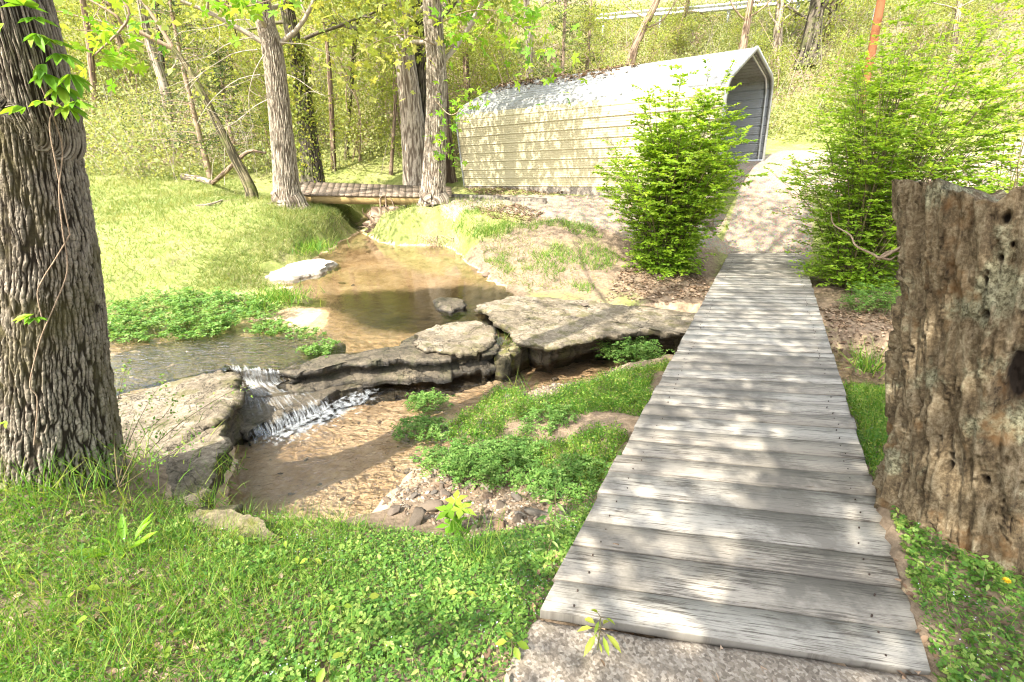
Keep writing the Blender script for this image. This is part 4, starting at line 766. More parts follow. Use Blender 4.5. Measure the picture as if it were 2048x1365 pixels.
# trees further back, each with its own place
for k, (path, Yd, w, top, lb, bk, lm) in enumerate([
  ([(345, 265), (330, 180), (300, 90), (280, 0)], 20, [22, 18, 15, 13], 12, 'pale leaning trunk at the back of the lawn', 'bark_pale', 'leaf_spring'),
  ([(262, 160), (240, 90), (215, 0)], 23, [16, 14, 12], 12, 'grey trunk up the slope left of the pale leaning one', 'bark_brown', 'leaf_spring'),
  ([(330, 270), (325, 160), (312, 0)], 22, [12, 11, 9], 11, 'dark thin trunk right behind the pale leaning trunk', 'bark_dark', 'leaf_spring'),
  ([(195, 290), (185, 150), (165, 0)], 21, [14, 12, 10], 11, 'brown trunk beside the big left trunk at the lawn end', 'bark_brown', 'leaf_spring'),
  ([(470, 290), (462, 150), (452, 0)], 21, [12, 10, 9], 11, 'thin grey trunk behind the leaning mossy tree', 'bark_brown', 'leaf_spring'),
  ([(668, 360), (664, 240), (655, 100), (640, 0)], 18, [11, 10, 8, 6], 9, 'slim pole-like tree right of the dark ivy trunk', 'bark_brown', 'leaf_spring'),
  ([(692, 330), (700, 200), (712, 60), (716, 0)], 19, [10, 9, 8, 7], 10, 'slim tree above the middle of the small footbridge', 'bark_mossy', 'leaf_spring'),
  ([(765, 300), (760, 160), (750, 0)], 22, [15, 13, 11], 12, 'pale slim trunk up the bank left of the twin trunks', 'bark_pale', 'leaf_spring'),
  ([(782, 345), (790, 220), (795, 120)], 18, [8, 7, 5], 7, 'thin sapling trunk at the back of the small footbridge', 'bark_brown', 'leaf_spring'),
  ([(935, 200), (930, 100), (922, 0)], 22, [13, 12, 11], 12, 'thin trunk above the left end of the shed roof', 'bark_brown', 'leaf_spring'),
  ([(1060, 170), (1058, 80), (1052, 0)], 24, [15, 14, 12], 13, 'pale trunk beyond the shed roof left of the cedar', 'bark_pale', 'leaf_spring'),
  ([(1262, 125), (1285, 60), (1318, -10)], 22, [18, 15, 13], 12, 'brown trunk leaning right behind the shed ridge', 'bark_brown', 'leaf_spring'),
  ([(1483, 110), (1492, 60), (1502, 0)], 21, [16, 14, 12], 12, 'trunk right above the open shed gable', 'bark_brown', 'leaf_spring'),
  ([(1552, 125), (1556, 60), (1562, -10)], 22, [20, 17, 15], 12, 'pale mossy trunk right of the shed gable', 'bark_pale', 'leaf_spring'),
  ([(1618, 110), (1626, 60), (1640, -10)], 22, [40, 32, 28], 12, 'thick dark ivy-covered trunk on the roadside slope', 'bark_dark', 'leaf_spring'),
  ([(1652, 80), (1660, 40), (1668, -10)], 23, [12, 10, 9], 11, 'thin trunk close behind the thick ivy-covered trunk', 'bark_brown', 'leaf_spring'),
  ([(1905, 110), (1915, 40), (1925, -20)], 19, [13, 11, 10], 11, 'slim dead-looking trunk above the right-hand shrub', 'bark_pale', 'leaf_spring'),
  ([(1360, 60), (1372, 20), (1380, -20)], 26, [10, 9, 8], 13, 'thin grey trunk beside the guardrail', 'bark_brown', 'leaf_spring')]):
    tree(path, Yd, w, top, lb, bk, lm, seed=20+k, nt=28, nl=40, amp=.012, fu=9, nlimb=8, limb_l=2.4, per=9, lsize=.12, lspread=.45, cr_from=.35)
# trees standing behind the camera, whose crowns shade the bridge end
def shade_tree(x, y, H, seed, label, n=12, per=15, ll=3.0, frm=.42, r=.28):
    rg = np.random.default_rng(seed); g = float(height(np.array([x*1.0]), np.array([y*1.0]))[0]); pts = [np.array([x, y, g-.1]), np.array([x+.1, y, g+H*.4]), np.array([x+rg.normal()*.3, y+rg.normal()*.3, g+H])]
    root = empty('tree', pts[0], label, 'tree'); V, F, uv = bark_trunk(pts, [r, r*.7, .05], 40, 60, .012, 10, seed, .3, .05); a = Acc().add(V, F, uvw=uv); p = spline(pts, 40); ends = []
    for k in range(n):
        i = int((frm+(1-frm)*k/n)*38); az = k*2.4+rg.random(); ends += limbs(a, p[i], [math.cos(az), math.sin(az), .35], ll*rg.uniform(.65, 1.1), .06, rg, 2)
    a.build('trunk', M['bark_oak'], root); crown('crown', ends, per, .48, .15, M['leaf_canopy'], root, rg); return root
SHADE = [(-2.0, -3.9, 12.5, 71, 'shade tree farther behind the viewpoint'), (-1.3, -1.5, 12, 73, 'shade tree close behind the viewpoint')]
for s in SHADE: shade_tree(*s)
# cedars
def cedar(px, py0, py1, Yd, hw, label, seed, top=None, thin=5):
    rg = np.random.default_rng(seed); b = Q(px, py1, Yd); t = Q(px-4, py0, Yd); g = float(height(b[:1], b[1:2])[0]); b[2] = min(b[2], g)-.1; root = empty('cedar', b, label, 'tree'); a = Acc(); L = Acc()
    t = np.array([b[0]+.1, Yd, max(t[2], b[2]+2)+(top or 0)]); V, F = tube(spline([b, (b+t)/2+rg.normal(size=3)*.06, t], 16), np.linspace(.1, .02, 16), 8); a.add(V, F, uvw=uvz(V)); H = t[2]-b[2]
    for k in range(90):
        f = rg.uniform(.12, 1)**.9; s = b+(t-b)*f; az = rg.uniform(0, 6.28); l = hw*(1.12-f)*rg.uniform(.55, 1.15)
        e = s+np.array([math.cos(az)*l, math.sin(az)*l, rg.uniform(-.1, .25)*l]); pth = spline([s, (s+e)/2+[0, 0, .06*l], e], 8); V, F = tube(pth, np.linspace(.016, .004, 8), 3, False); a.add(V, F, uvw=uvz(V))
        n = int(34*l)+8; pos = pth[rg.integers(2, 8, n)]+rg.normal(size=(n, 3))*np.array([.13, .13, .07])*l**.5; scatter(L, LEAF4, pos, frames(n, .4, rg), rg.uniform(.06, .15, n), None, rg.uniform(.02, .05, n))
    a.build('trunk', M['bark_brown'], root); L.build('crown', M['leaf_cedar'], root); return root
cedar(1121, -60, 140, 20, 1.5, 'slim dark cedar behind the middle of the shed roof', 81, 1.5); cedar(1168, -30, 130, 21.5, 1.5, 'second dark cedar just right of the slim cedar', 82, 1.0)
cedar(415, 0, 330, 16.5, 2.1, 'feathery green cedar behind the leaning mossy tree', 83, 1.5); cedar(480, 120, 340, 17, 1.6, 'low spreading cedar between the leaning tree and the pale tree', 84, .3)
# dead twigs on the pale left tree
a = Acc(); rgd = np.random.default_rng(9)
for (x, y, dx, dz, l) in [(510, 75, -1, .1, 1.8), (515, 100, -1, -.25, 2.2), (560, 85, 1, -.2, 1.5), (520, 150, -1, -.35, 1.8), (528, 110, -.7, -.7, 1.6), (575, 150, .8, -.5, 1.1), (535, 200, -.9, -.2, 1.2), (500, 40, -1, .3, 1.5)]:
    limbs(a, Q(x, y, 11.8), [dx, -.35, dz], l, .013, rgd, 2, .12, 4)
tag(a.build('dead_twig', M['twig'], loc=Q(520, 110, 11.8)), 'bare grey twigs drooping from the pale grey-barked tree', 'twigs')
# ivy on the dark trunk
ac = Acc(); n = 1500; t = rng.random(n)**.8; c = np.stack([np.interp(t, [0, .3, 1], [k0, k1, k2]) for k0, k1, k2 in zip(Q(627, 362, 15.2), Q(612, 250, 15.2), Q(585, 80, 15.2))], -1); az = rng.uniform(math.pi, 2*math.pi, n)
scatter(ac, LEAF4, c+np.column_stack([np.cos(az)*.36, np.sin(az)*.36, 0*az])*rng.uniform(.8, 1.3, (n, 1)), frames(n, .2), rng.uniform(.06, .12, n)); tag(ac.build('ivy', M['leaf_spring'], loc=Q(620, 300, 14.9)), 'light green ivy climbing the dark trunk behind the small footbridge', 'ivy')
# ------------------------------------------------------------------ fine-leaved shrubs
def shrub(base, H, W, seed, label, nst=46, arch=(0, 0), lsize=.03, twigs=20, per=26, up=1.6, cat='shrub'):
    rg = np.random.default_rng(seed); root = empty('shrub', base, label, cat); a = Acc(); L = Acc()
    for k in range(nst):
        az = rg.uniform(0, 6.28); sp = rg.random()**.7; h = H*(1-.45*sp**2)*rg.uniform(.6, 1.05); b = base+np.array([math.cos(az), math.sin(az), 0])*.22*rg.random(); out = np.array([math.cos(az)*W*sp+arch[0]*h, math.sin(az)*W*sp+arch[1]*h, 0])
        pth = spline([b, b+out*.3+[0, 0, h*.45], b+out*.68+[0, 0, h*.8], b+out*1.05+[0, 0, h]], 18); pth += .03*np.stack([fbm(pth*2+seed+k, 2)]*3, -1)
        V, F = tube(pth, np.linspace(.011, .0025, 18), 4, False); a.add(V, F, rnd=rg.random(), uvw=uvz(V))
        for q in range(twigs):
            f = rg.uniform(.05, 1)**.95; i = int(f*16); s = pth[i]; d = norm(np.array([rg.normal(), rg.normal(), .12+.22*f])+norm(out+1e-3)*.5); l = rg.uniform(.16, .5)*(1.1-.55*f)*H/2.6
            tp = spline([s, s+d*l*.55, s+d*l+[0, 0, -.04*l]], 7); V, F = tube(tp, np.linspace(.0035, .0012, 7), 3, False); a.add(V, F, rnd=rg.random(), uvw=uvz(V))
            n = per; u = rg.uniform(.1, 1, n); pos = np.stack([np.interp(u, np.linspace(0, 1, 7), tp[:, c]) for c in range(3)], -1)
            side = norm(np.cross(d, [0, 0, 1.])); sg = np.where(rg.random(n) < .5, 1, -1)[:, None]; D = norm(side*sg+d*.55+rg.normal(size=(n, 3))*.25); N = norm(np.array([0, 0, 1.])*up+rg.normal(size=(n, 3))*.55); S = norm(np.cross(D, N)); N = np.cross(S, D)
            sz = lsize*rg.uniform(.6, 1.35, n); scatter(L, LEAF4, pos+D*.004, (S, D, N), sz*1.35, np.clip(.25*rg.random()+.2*f+.55*rg.random(n), 0, 1), sz)
    a.build('stem', M['stem'], root); L.build('foliage', M['leaf_shrub'], root); return root
s1 = P(1372, 552, -.6); s1[2] = float(height(s1[:1], s1[1:2])[0]); s2 = P(1692, 600, -.62)+[.15, .5, 0]; s2[2] = float(height(s2[:1], s2[1:2])[0])
s1 = s1+np.array([-.38, .15, 0]); s2 = s2+np.array([.3, .1, 0])
shrub(s1, 3.3, 1.35, 31, 'bushy bright green shrub left of the far bridge end, hiding part of the shed', 95, lsize=.047, twigs=28, per=26)
shrub(s2, 4.6, 1.5, 32, 'bright green shrub right of the far bridge end, behind the stump', 90, arch=(.16, .1), lsize=.045, twigs=28, per=24)
s3 = np.array([6.6, 6.3, 0.]); s3[2] = float(height(s3[:1], s3[1:2])[0]); shrub(s3, 4.0, 1.8, 33, 'wide arching shrub over the sandy drive at the right edge', 60, arch=(.45, .2), lsize=.042)
s4 = np.array([7.6, 10.2, 0.]); s4[2] = float(height(s4[:1], s4[1:2])[0]); shrub(s4, 4.0, 2.0, 34, 'airy yellow-green shrub farther back along the drive', 36, arch=(.1, .1), lsize=.04)
# ------------------------------------------------------------------ saplings and undergrowth of the wood
def sapling(x, y, H, seed, label, group=None, lm='leaf_spring', n=7):
    rg = np.random.default_rng(seed); b = on_ground(np.array([x*1.]), np.array([y*1.]))[0]-[0, 0, .05]; root = empty('sapling', b, label, 'young tree', group); a = Acc(); ends = []
    for s in range(rg.integers(1, 4)):
        p = spline([b+rg.normal(size=3)*[.15, .15, 0], b+rg.normal(size=3)*[.3, .3, 0]+[0, 0, H*.5], b+rg.normal(size=3)*[.7, .7, 0]+[0, 0, H]], 14); V, F = tube(p, np.linspace(.03, .008, 14), 5); a.add(V, F, uvw=uvz(V))
        for k in range(n): i = rg.integers(2, 13); az = rg.uniform(0, 6.28); ends += limbs(a, p[i], [math.cos(az), math.sin(az), .45], rg.uniform(.5, 1.3), .01, rg, 1, 0, 4)
    a.build('trunk', M['bark_brown'], root); crown('crown', ends, 16, .24, .085, M[lm], root, rg, .6); return root
protos = [sapling(-8.5, 18.2, 4.2, 41, 'young tree with sparse yellow-green leaves at the wood edge left of the cedar'), sapling(-3.4, 18.5, 4.8, 42, 'young tree with yellow-green leaves behind the left half of the small footbridge'), sapling(-1.2, 19.2, 3.8, 43, 'bushy young tree between the twin trunk and the shed'), sapling(3.2, 20.5, 4.2, 44, 'young tree with fresh leaves rising behind the shed roof')]
rg = np.random.default_rng(77)
for zone, xs, ys, n in (('among the wood at the back of the lawn', (-20, -6), (18.5, 27), 22), ('in the wood behind the small footbridge', (-6, 0), (18.5, 28), 16), ('on the slope behind the shed', (0, 10), (20, 26), 9), ('on the roadside slope at the right', (10, 17), (17, 21), 5)):
    for k in range(n):
        x, y = rg.uniform(*xs), rg.uniform(*ys); b = on_ground(np.array([x]), np.array([y]))[0]-[0, 0, .05]; dup(protos[k % 4], b, rg.uniform(0, 6.28), rg.uniform(.65, 1.2) if x < 0 else rg.uniform(.4, .75), 'thin young tree with sparse yellow-green leaves '+zone, 'young trees '+zone)
q = np.column_stack([rng.uniform(-32, 24, 14000), rng.uniform(15.5, 37, 14000)]); rr = np.hypot(q[:, 0], q[:, 1]); hz = height(q[:, 0], q[:, 1])
keep = (rr > 18.5+1.2*fbm2(q[:, 0], q[:, 1], .4, 2)) & (hz > -.3) & (np.abs(q[:, 0]) < q[:, 1]*1.15) & (sdist(q[:, 0], q[:, 1], PATHPG) > .6) & (fbm2(q[:, 0], q[:, 1], .35, 3, 9.) > -.45) & ((q[:, 1]-15.35-np.tan(yaw)*(q[:, 0]+1.44) > 6.4) | (q[:, 0] < -1.8) | (q[:, 0] > 9)) & ~((q[:, 0] > -1.9) & (np.hypot(q[:, 0]-3.2, q[:, 1]-15) < 5.2))
q = q[keep][:6000]; z = height(q[:, 0], q[:, 1]); hgt = np.where(q[:, 0] < 0, rng.uniform(.25, 1.9, len(q)), rng.uniform(.15, .9, len(q))); n = 62
pos = np.repeat(np.column_stack([q, z]), n, 0)+rng.normal(size=(len(q)*n, 3))*np.array([.45, .45, 0]); pos[:, 2] += np.repeat(hgt, n)*rng.random(len(pos))**.8+.02
cl = np.repeat(rng.random(len(q)), n); ac = Acc(); scatter(ac, LEAF4, pos, frames(len(pos), .5), rng.uniform(.05, .12, len(pos)), np.clip(.55*cl+.45*rng.random(len(pos)), 0, 1))
tag(ac.build('undergrowth', M['leaf_under']), 'yellow-green leafy undergrowth covering the wooded slope', 'undergrowth', kind='stuff')
ac = Acc(); q2 = q[rng.integers(0, len(q), 2600)]+rng.normal(size=(2600, 2))*.5; z2 = height(q2[:, 0], q2[:, 1])
for (x, y), zz in zip(q2, z2):
    h = rng.uniform(.4, 2.4); d = rng.normal(size=2)*.35*h; p = spline([[x, y, zz], [x+d[0]*.4, y+d[1]*.4, zz+h*.6], [x+d[0], y+d[1], zz+h]], 5); V, F = tube(p, np.linspace(.012, .004, 5), 3, False); ac.add(V, F, uvw=uvz(V))
tag(ac.build('brushwood', M['twig']), 'thin bare stems and twigs among the undergrowth', 'brushwood', kind='stuff')
# ------------------------------------------------------------------ guardrail, pole, logs, brush
def curve_pts(pp): return spline(np.array(pp), 60)
gr_pts = curve_pts([Q(1190, 36, 27.5), Q(1290, 27, 27), Q(1420, 17, 26), Q(1560, 3, 25), Q(1700, -14, 23.5), Q(1900, -40, 21.5)]); gr = empty('guardrail', gr_pts[20], 'galvanised roadside guardrail at the top of the slope', 'guardrail')
w = np.array([[0, .155], [-.045, .12], [-.045, .07], [0, .03], [0, -.03], [-.045, -.07], [-.045, -.12], [0, -.155], [.012, -.155], [.012, .155]]); Vg = np.stack([gr_pts+np.array([0, 0, b])+np.array([a_*.5, a_, 0]) for a_, b in w], 1).reshape(-1, 3); i = (np.arange(59)*10)[:, None]; j = np.arange(10)[None]
mesh('rail', Vg, [np.stack([i+j, i+(j+1) % 10, i+10+(j+1) % 10, i+10+j], -1).reshape(-1, 4)], M['metal_galv'], gr, smooth=False)
for t in (3, 15, 27, 39, 51):
    p = gr_pts[t]+[0.02, .12, 0]; g = float(height(p[:1], p[1:2])[0]); V, F = box((p[0], p[1], (p[2]+.2+g-.3)/2), (.1, .12, p[2]+.2-g+.3)); mesh('post', V, [F], M['metal_galv'], gr, smooth=False)
pb = Q(1742, 112, 18.0); g = float(height(pb[:1], pb[1:2])[0]); pl = empty('utility_pole', [pb[0], pb[1], g-.3], 'orange-brown wooden utility pole on the right-hand slope', 'pole'); pt = Q(1768, -30, 17.8); d = norm(pt-pb); n = 30
pth = pb+d*np.linspace(-(pb[2]-g+.4)/d[2], 8, n)[:, None]; V, F = tube(pth, np.linspace(.13, .1, n), 16); mesh('shaft', V, [F], M['pole_wood'], pl, {'uvw': np.column_stack([np.repeat(np.linspace(0, 9, n), 16), np.tile(np.linspace(0, .9, 16), n), np.zeros(n*16)]), 'rnd': np.full(n*16, .5)})
def log(pts, rad, mat, label, name='log', cat='log', k=14):
    p = spline(pts, 30); V, F, uv = bark_trunk(pts, rad, k*2, 40, .012, 12, len(label)); c = p[0]; nt = k*2
    V = np.vstack([V, V[:nt].mean(0), V[-nt:].mean(0)]); uv = np.vstack([uv, uv[:1], uv[:1]]); j = np.arange(nt); j2 = (j+1) % nt; m = 40*nt
    T = np.concatenate([np.stack([j2, j, np.full(nt, m)], -1), np.stack([m-nt+j, m-nt+j2, np.full(nt, m+1)], -1)]); return tag(mesh(name, V, [F, T], M[mat], loc=c, attrs={'uvw': uv}), label, cat)
def gp(x, y, dz=.0, z0=.3): p = G(x, y, z0); p[2] += dz; return p
log([gp(368, 362, .08), gp(398, 366, .08), gp(424, 372, .06)], [.11, .1, .08], 'bark_pale', 'bleached pale log lying on the lawn')
log([gp(425, 370, .03), Q(450, 345, 13.3), Q(478, 318, 13.4), Q(500, 303, 13.5), Q(532, 306, 13.5)], [.06, .06, .05, .045, .03], 'bark_brown', 'crooked brown branch lying against the leaning tree', 'fallen_branch', 'branch', 8)
log([gp(232, 314, .1, .8), gp(300, 308, .12, .8), gp(375, 302, .1, .8)], [.12, .1, .08], 'bark_brown', 'brown fallen log across the back of the lawn')
log([gp(395, 418, .02), gp(420, 412, .02), gp(445, 404, .02)], [.03, .025, .02], 'bark_pale', 'small pale stick in the grass before the bleached log', 'stick', 'stick', 6)
a = Acc(); rgb = np.random.default_rng(12)
for _ in range(120):
    p = gp(rgb.uniform(190, 460), rgb.uniform(285, 318), 0, .85); az = rgb.uniform(0, 6.28); l = rgb.uniform(.5, 2.2); e = p+np.array([math.cos(az)*l, math.sin(az)*l, rgb.uniform(.05, .5)*l]); m = (p+e)/2+rgb.normal(size=3)*.15; V, F = tube(spline([p, m, e], 7), np.linspace(.018, .004, 7)*rgb.uniform(.6, 1.6), 4, False); a.add(V, F, uvw=uvz(V))
tag(a.build('brush_pile', M['twig'], loc=gp(300, 305, 0, .85)), 'heap of bare brown brushwood along the back of the lawn', 'brush pile')
# root ball under the far bridge
a = Acc(); rgr = np.random.default_rng(14); c = P(785, 448, -.4)
th = np.linspace(0, np.pi, 26); ph_ = np.linspace(0, 2*np.pi, 44, endpoint=False); dd = np.stack([np.sin(th)[:, None]*np.cos(ph_), np.sin(th)[:, None]*np.sin(ph_), np.cos(th)[:, None]*np.ones(44)], -1).reshape(-1, 3)
V = c+dd*np.array([.62, .45, .42])*(1+.35*fbm(dd*2.5, 4)+.22*np.abs(fbm(dd*6+3, 3)))[:, None]; i = (np.arange(25)*44)[:, None]; j = np.arange(44)[None]; F = np.stack([i+j, i+44+j, i+44+(j+1) % 44, i+(j+1) % 44], -1).reshape(-1, 4); a.add(V, F, uvw=np.column_stack([V[:, :2]*1., np.clip(.5+fbm(dd*5, 3), 0, 1)]))
for _ in range(34):
    d = norm(rgr.normal(size=3)+[-.2, -.6, .1]); s = c+d*np.array([.55, .4, .38]); e = s+norm(d+rgr.normal(size=3)*.7)*rgr.uniform(.2, .6); V, F = tube(spline([s, (s+e)/2+rgr.normal(size=3)*.06, e], 7), np.linspace(.028, .005, 7), 5, False); a.add(V, F, uvw=uvz(V))
tag(a.build('root_ball', M['bark_brown'], loc=c), 'reddish brown tangled root stump under the small footbridge', 'root stump')
a = Acc()
for _ in range(44):
    s = P(rgr.uniform(835, 915), rgr.uniform(462, 476), -.42); e = s+np.array([rgr.normal()*.25, -.15-rgr.random()*.2, -.22]); V, F = tube(spline([s, (s+e)/2+[0, -.08, .05], e], 6), np.linspace(.009, .003, 6), 4, False); a.add(V, F, uvw=uvz(V))
tag(a.build('exposed_root', M['bark_brown'], loc=P(875, 468, -.42)), 'tangle of thin bare roots hanging from the undercut bank of the upper pool', 'roots')
# ------------------------------------------------------------------ dead leaves
def litter(name, pg, n, label, sz=(.04, .09), up=2.2):
    q = inside(pg, n); ac = Acc(); scatter(ac, LEAF4, np.column_stack([q, height(q[:, 0], q[:, 1])+.012]), frames(n, up), rng.uniform(*sz, n), None, rng.uniform(*sz, n)*.7); return tag(ac.build(name, M['dead_leaf']), label, 'dead leaves', kind='stuff')
gpg = lambda pts, z0: np.array([G(x, y, z0)[:2] for x, y in pts])
litter('leaf_litter', gpg([(925, 380), (1000, 376), (1210, 360), (1235, 378), (1100, 392), (960, 392)], .3), 3200, 'drift of dead brown leaves along the shed wall')
litter('leaf_litter', gpg([(940, 415), (1030, 412), (1090, 428), (1060, 446), (980, 438)], .1), 1100, 'dead leaves below the timber kerb')
litter('leaf_litter', gpg([(1240, 545), (1400, 520), (1420, 590), (1330, 615), (1210, 600)], -.5), 1500, 'dead leaves under the shrub by the bridge')
litter('leaf_litter', gpg([(1640, 620), (1790, 600), (1800, 760), (1690, 790)], -.6), 1300, 'dead leaves on the bank right of the bridge')
q = np.column_stack([rng.uniform(-3.2, 1, 3400), rng.uniform(.8, 2.4, 3400)]); hz = height(q[:, 0], q[:, 1]); q = q[(hz > -.5) & (fbm2(q[:, 0], q[:, 1], 1.3, 4, 4.) < -.12)]; q = np.vstack([q, np.column_stack([rng.uniform(1.35, 2.6, 260), rng.uniform(.7, 1.6, 260)])])
ac = Acc(); n = len(q); fr = frames(n, 1.6); sz = rng.uniform(.018, .05, n); scatter(ac, LEAF6, np.column_stack([q, height(q[:, 0], q[:, 1])+.014]), fr, sz, None, sz*.75); tag(ac.build('leaf_litter', M['dead_leaf']), 'curled dead leaves between the foreground weeds', 'dead leaves', kind='stuff')
n = 900; u = rng.uniform(.0, .62, n)*LS; v = np.clip(rng.normal(.9, .12, n), .55, 1.0); yy = v*WS/2; zz = np.interp(yy, prof[:, 0], prof[:, 1])+.03; pos = A0+ax*u[:, None]+an*yy[:, None]+au*zz[:, None]; keep = fbm2(u, yy, 1.5, 2) > -.25-.4*(u < 1.5); pos = pos[keep]
ac = Acc(); scatter(ac, LEAF4, pos, frames(len(pos), 2.0, axis=tuple(au)), rng.uniform(.06, .13, len(pos))); tag(ac.build('leaf_litter', M['dead_leaf']), 'dead leaves lying along the ridge of the shed roof', 'dead leaves', kind='stuff')
# ------------------------------------------------------------------ grass
BRPG = np.array([L0[:2]-BU*.1-nrm[:2]*.02, L1[:2]-nrm[:2]*.02, R1[:2]+nrm[:2]*.02, R0[:2]-BU*.1+nrm[:2]*.02])
ROCKS = [np.array([P(x, y, -.58)[:2] for x, y in pg]) for pg in ([(240, 780), (330, 762), (440, 737), (470, 746), (484, 850), (440, 1015), (310, 985), (245, 925), (215, 850)], [(958, 612), (1010, 592), (1200, 605), (1330, 618), (1420, 630), (1392, 668), (1100, 690), (1000, 650)], [(562, 738), (700, 705), (850, 655), (985, 650), (985, 702), (600, 742)], [(508, 545), (640, 517), (668, 522), (580, 552)])]
def free(q, zmin=-.6, rock=True, extra=0.0):
    z = height(q[:, 0], q[:, 1]); ok = (z > zmin) & (sdist(q[:, 0], q[:, 1], BRPG) > 0) & (sdist(q[:, 0], q[:, 1], pad) > -.02) & (np.hypot(q[:, 0]-2.36, q[:, 1]-1.82) > .45) & (np.hypot(q[:, 0]-p1[0][0], q[:, 1]-2.48) > .33)
    if rock:
        for r in ROCKS: ok &= sdist(q[:, 0], q[:, 1], r) > .02
    return q[ok], z[ok]
LAWN = np.array([P(190, 655, -.6)[:2], P(262, 655, -.6)[:2], P(480, 600, -.6)[:2], P(500, 560, -.58)[:2], P(600, 520, -.5)[:2], P(690, 462, -.45)[:2], P(690, 425, -.1)[:2], P(610, 398, .25)[:2], P(540, 385, .35)[:2], P(440, 330, .8)[:2], P(300, 300, 1.0)[:2], (-18, 20), (-24, 16), (-14, 6)])
q = inside(LAWN, 105000); q, z = free(q, -.6); n = len(q); d = np.hypot(q[:, 0], q[:, 1]); nn_ = fbm2(q[:, 0], q[:, 1], .9, 3); edge = np.clip(1.2-np.abs(sdist(q[:, 0], q[:, 1], UP))/1.2, 0, 1)
ac = Acc(); blades(ac, np.column_stack([q, z]), (.05+.05*rng.random(n))*(1+.6*nn_+.9*edge*rng.random(n))*np.clip(d/9, .8, 1.3), .006*np.clip(d/7, 1, 2.2), lean=.65, rnd=np.clip(.5+.45*nn_+.3*rng.normal(size=n), 0, 1)); tag(ac.build('grass', M['grass_lawn']), 'sunlit yellow-green lawn grass left of the creek', 'grass', kind='stuff')
B2 = gpg([(900, 440), (1000, 430), (1080, 440), (1180, 455), (1240, 520), (1180, 590), (1060, 580), (1000, 548), (940, 505)], -.2); q = inside(B2, 9000); q, z = free(q, -.62); k = fbm2(q[:, 0], q[:, 1], 1.1, 3, 6.) > .08; q, z = q[k], z[k]; n = len(q)
ac = Acc(); blades(ac, np.column_stack([q, z]), rng.uniform(.06, .17, n), .008, lean=.6); tag(ac.build('grass', M['grass_green']), 'green grass on the bank between the upper pool and the shed', 'grass', kind='stuff')
B3 = gpg([(890, 800), (980, 790), (1110, 782), (1250, 745), (1340, 725), (1320, 790), (1240, 900), (1180, 990), (1120, 960), (960, 930), (880, 890)], -.8); q = inside(B3, 15000); q, z = free(q, -1.02); k = fbm2(q[:, 0], q[:, 1], 1.5, 3, 2.) > -.28; q, z = q[k], z[k]; n = len(q); u_ = fbm2(q[:, 0], q[:, 1], .9, 2)
ac = Acc(); blades(ac, np.column_stack([q, z]), rng.uniform(.05, .14, n), .005, lean=.8, rnd=np.clip(.55+.6*u_+.25*rng.normal(size=n), 0, 1)); k = rng.random(n) < .75; scatter(ac, LEAF4, np.column_stack([q, z+rng.uniform(.02, .1, n)])[k], frames(k.sum(), .9), rng.uniform(.012, .028, k.sum())); tag(ac.build('grass', M['grass_green']), 'bright mixed grass on the bank between the lower pool and the bridge', 'grass', kind='stuff')
B4 = gpg([(1660, 760), (1780, 770), (1790, 1000), (1745, 980)], -.3); q = inside(np.vstack([B4, ]), 5200); q, z = free(q, -1.0); n = len(q); ac = Acc(); blades(ac, np.column_stack([q, z]), rng.uniform(.05, .13, n), .005, lean=.7); scatter(ac, LEAF4, np.column_stack([q, z+rng.uniform(.01, .07, n)]), frames(n, .9), rng.uniform(.012, .025, n)); tag(ac.build('grass', M['grass_green']), 'grass in the gap between the bridge and the stump', 'grass', kind='stuff')
q = np.column_stack([rng.uniform(-9, 3, 260000), rng.uniform(7.5, 17, 260000)]); su_ = sdist(q[:, 0], q[:, 1], UP); q = q[(su_ > .03) & (rng.random(len(q)) < (1-sstep(.3, 1.7, su_+.5*fbm2(q[:, 0], q[:, 1], .8, 3)))*np.where(q[:, 0] > P(780, 450, ZU)[0], .22, .9))]; q, z = free(q, -.62); n = len(q); k = rng.random(n) < .8; ac = Acc(); blades(ac, np.column_stack([q, z])[k], rng.uniform(.05, .17, k.sum()), .009, lean=.9); tag(ac.build('grass', M['grass_lawn']), 'rough tall grass along the banks of the upper creek', 'grass', kind='stuff')
# foreground weeds and grass
q = np.column_stack([rng.uniform(-4.6, 3.0, 260000), rng.uniform(.55, 3.0, 260000)]); d = np.hypot(q[:, 0], q[:, 1]); q = q[(rng.random(len(q)) < np.clip(1.9-.45*d, .35, 1)) & (np.abs(q[:, 0]) < q[:, 1]*1.75+.4)]; q, z = free(q, -.62)
patch = fbm2(q[:, 0], q[:, 1], 1.3, 4, 4.); left = sstep(.2, -1.8, q[:, 0]+.7*patch)
k = (patch+.35*rng.normal(size=len(q))+.5*(q[:, 0] > 1.2) > -.3) & (rng.random(len(q)) > left*.5); qc, zc = q[k], z[k]; n = len(qc)
hh = rng.random(n)**1.5*(.045+.02*patch[k]); cl2 = fbm2(qc[:, 0], qc[:, 1], 5, 2, 6.); ac = Acc(); kind = fbm2(qc[:, 0], qc[:, 1], 2.2, 2, 8.)+.25*rng.normal(size=n); rn = np.clip(.42+.35*cl2+.28*rng.normal(size=n), 0, 1); A_ = kind > .05
pos = np.column_stack([qc, zc+hh+.004]); f_ = frames(n, 1.4, spread=.75); sz = rng.uniform(.008, .018, n)*(1+.5*cl2); scatter(ac, CLOVER, pos[A_], tuple(x[A_] for x in f_), sz[A_], rn[A_]); scatter(ac, LEAF4, pos[~A_], tuple(x[~A_] for x in f_), sz[~A_]*1.5, rn[~A_], sz[~A_]); big = rng.random(n) < .03; scatter(ac, LEAF6, pos[big]+[0, 0, .012], frames(big.sum(), 1.0), rng.uniform(.02, .038, big.sum()), None, rng.uniform(.014, .024, big.sum()))
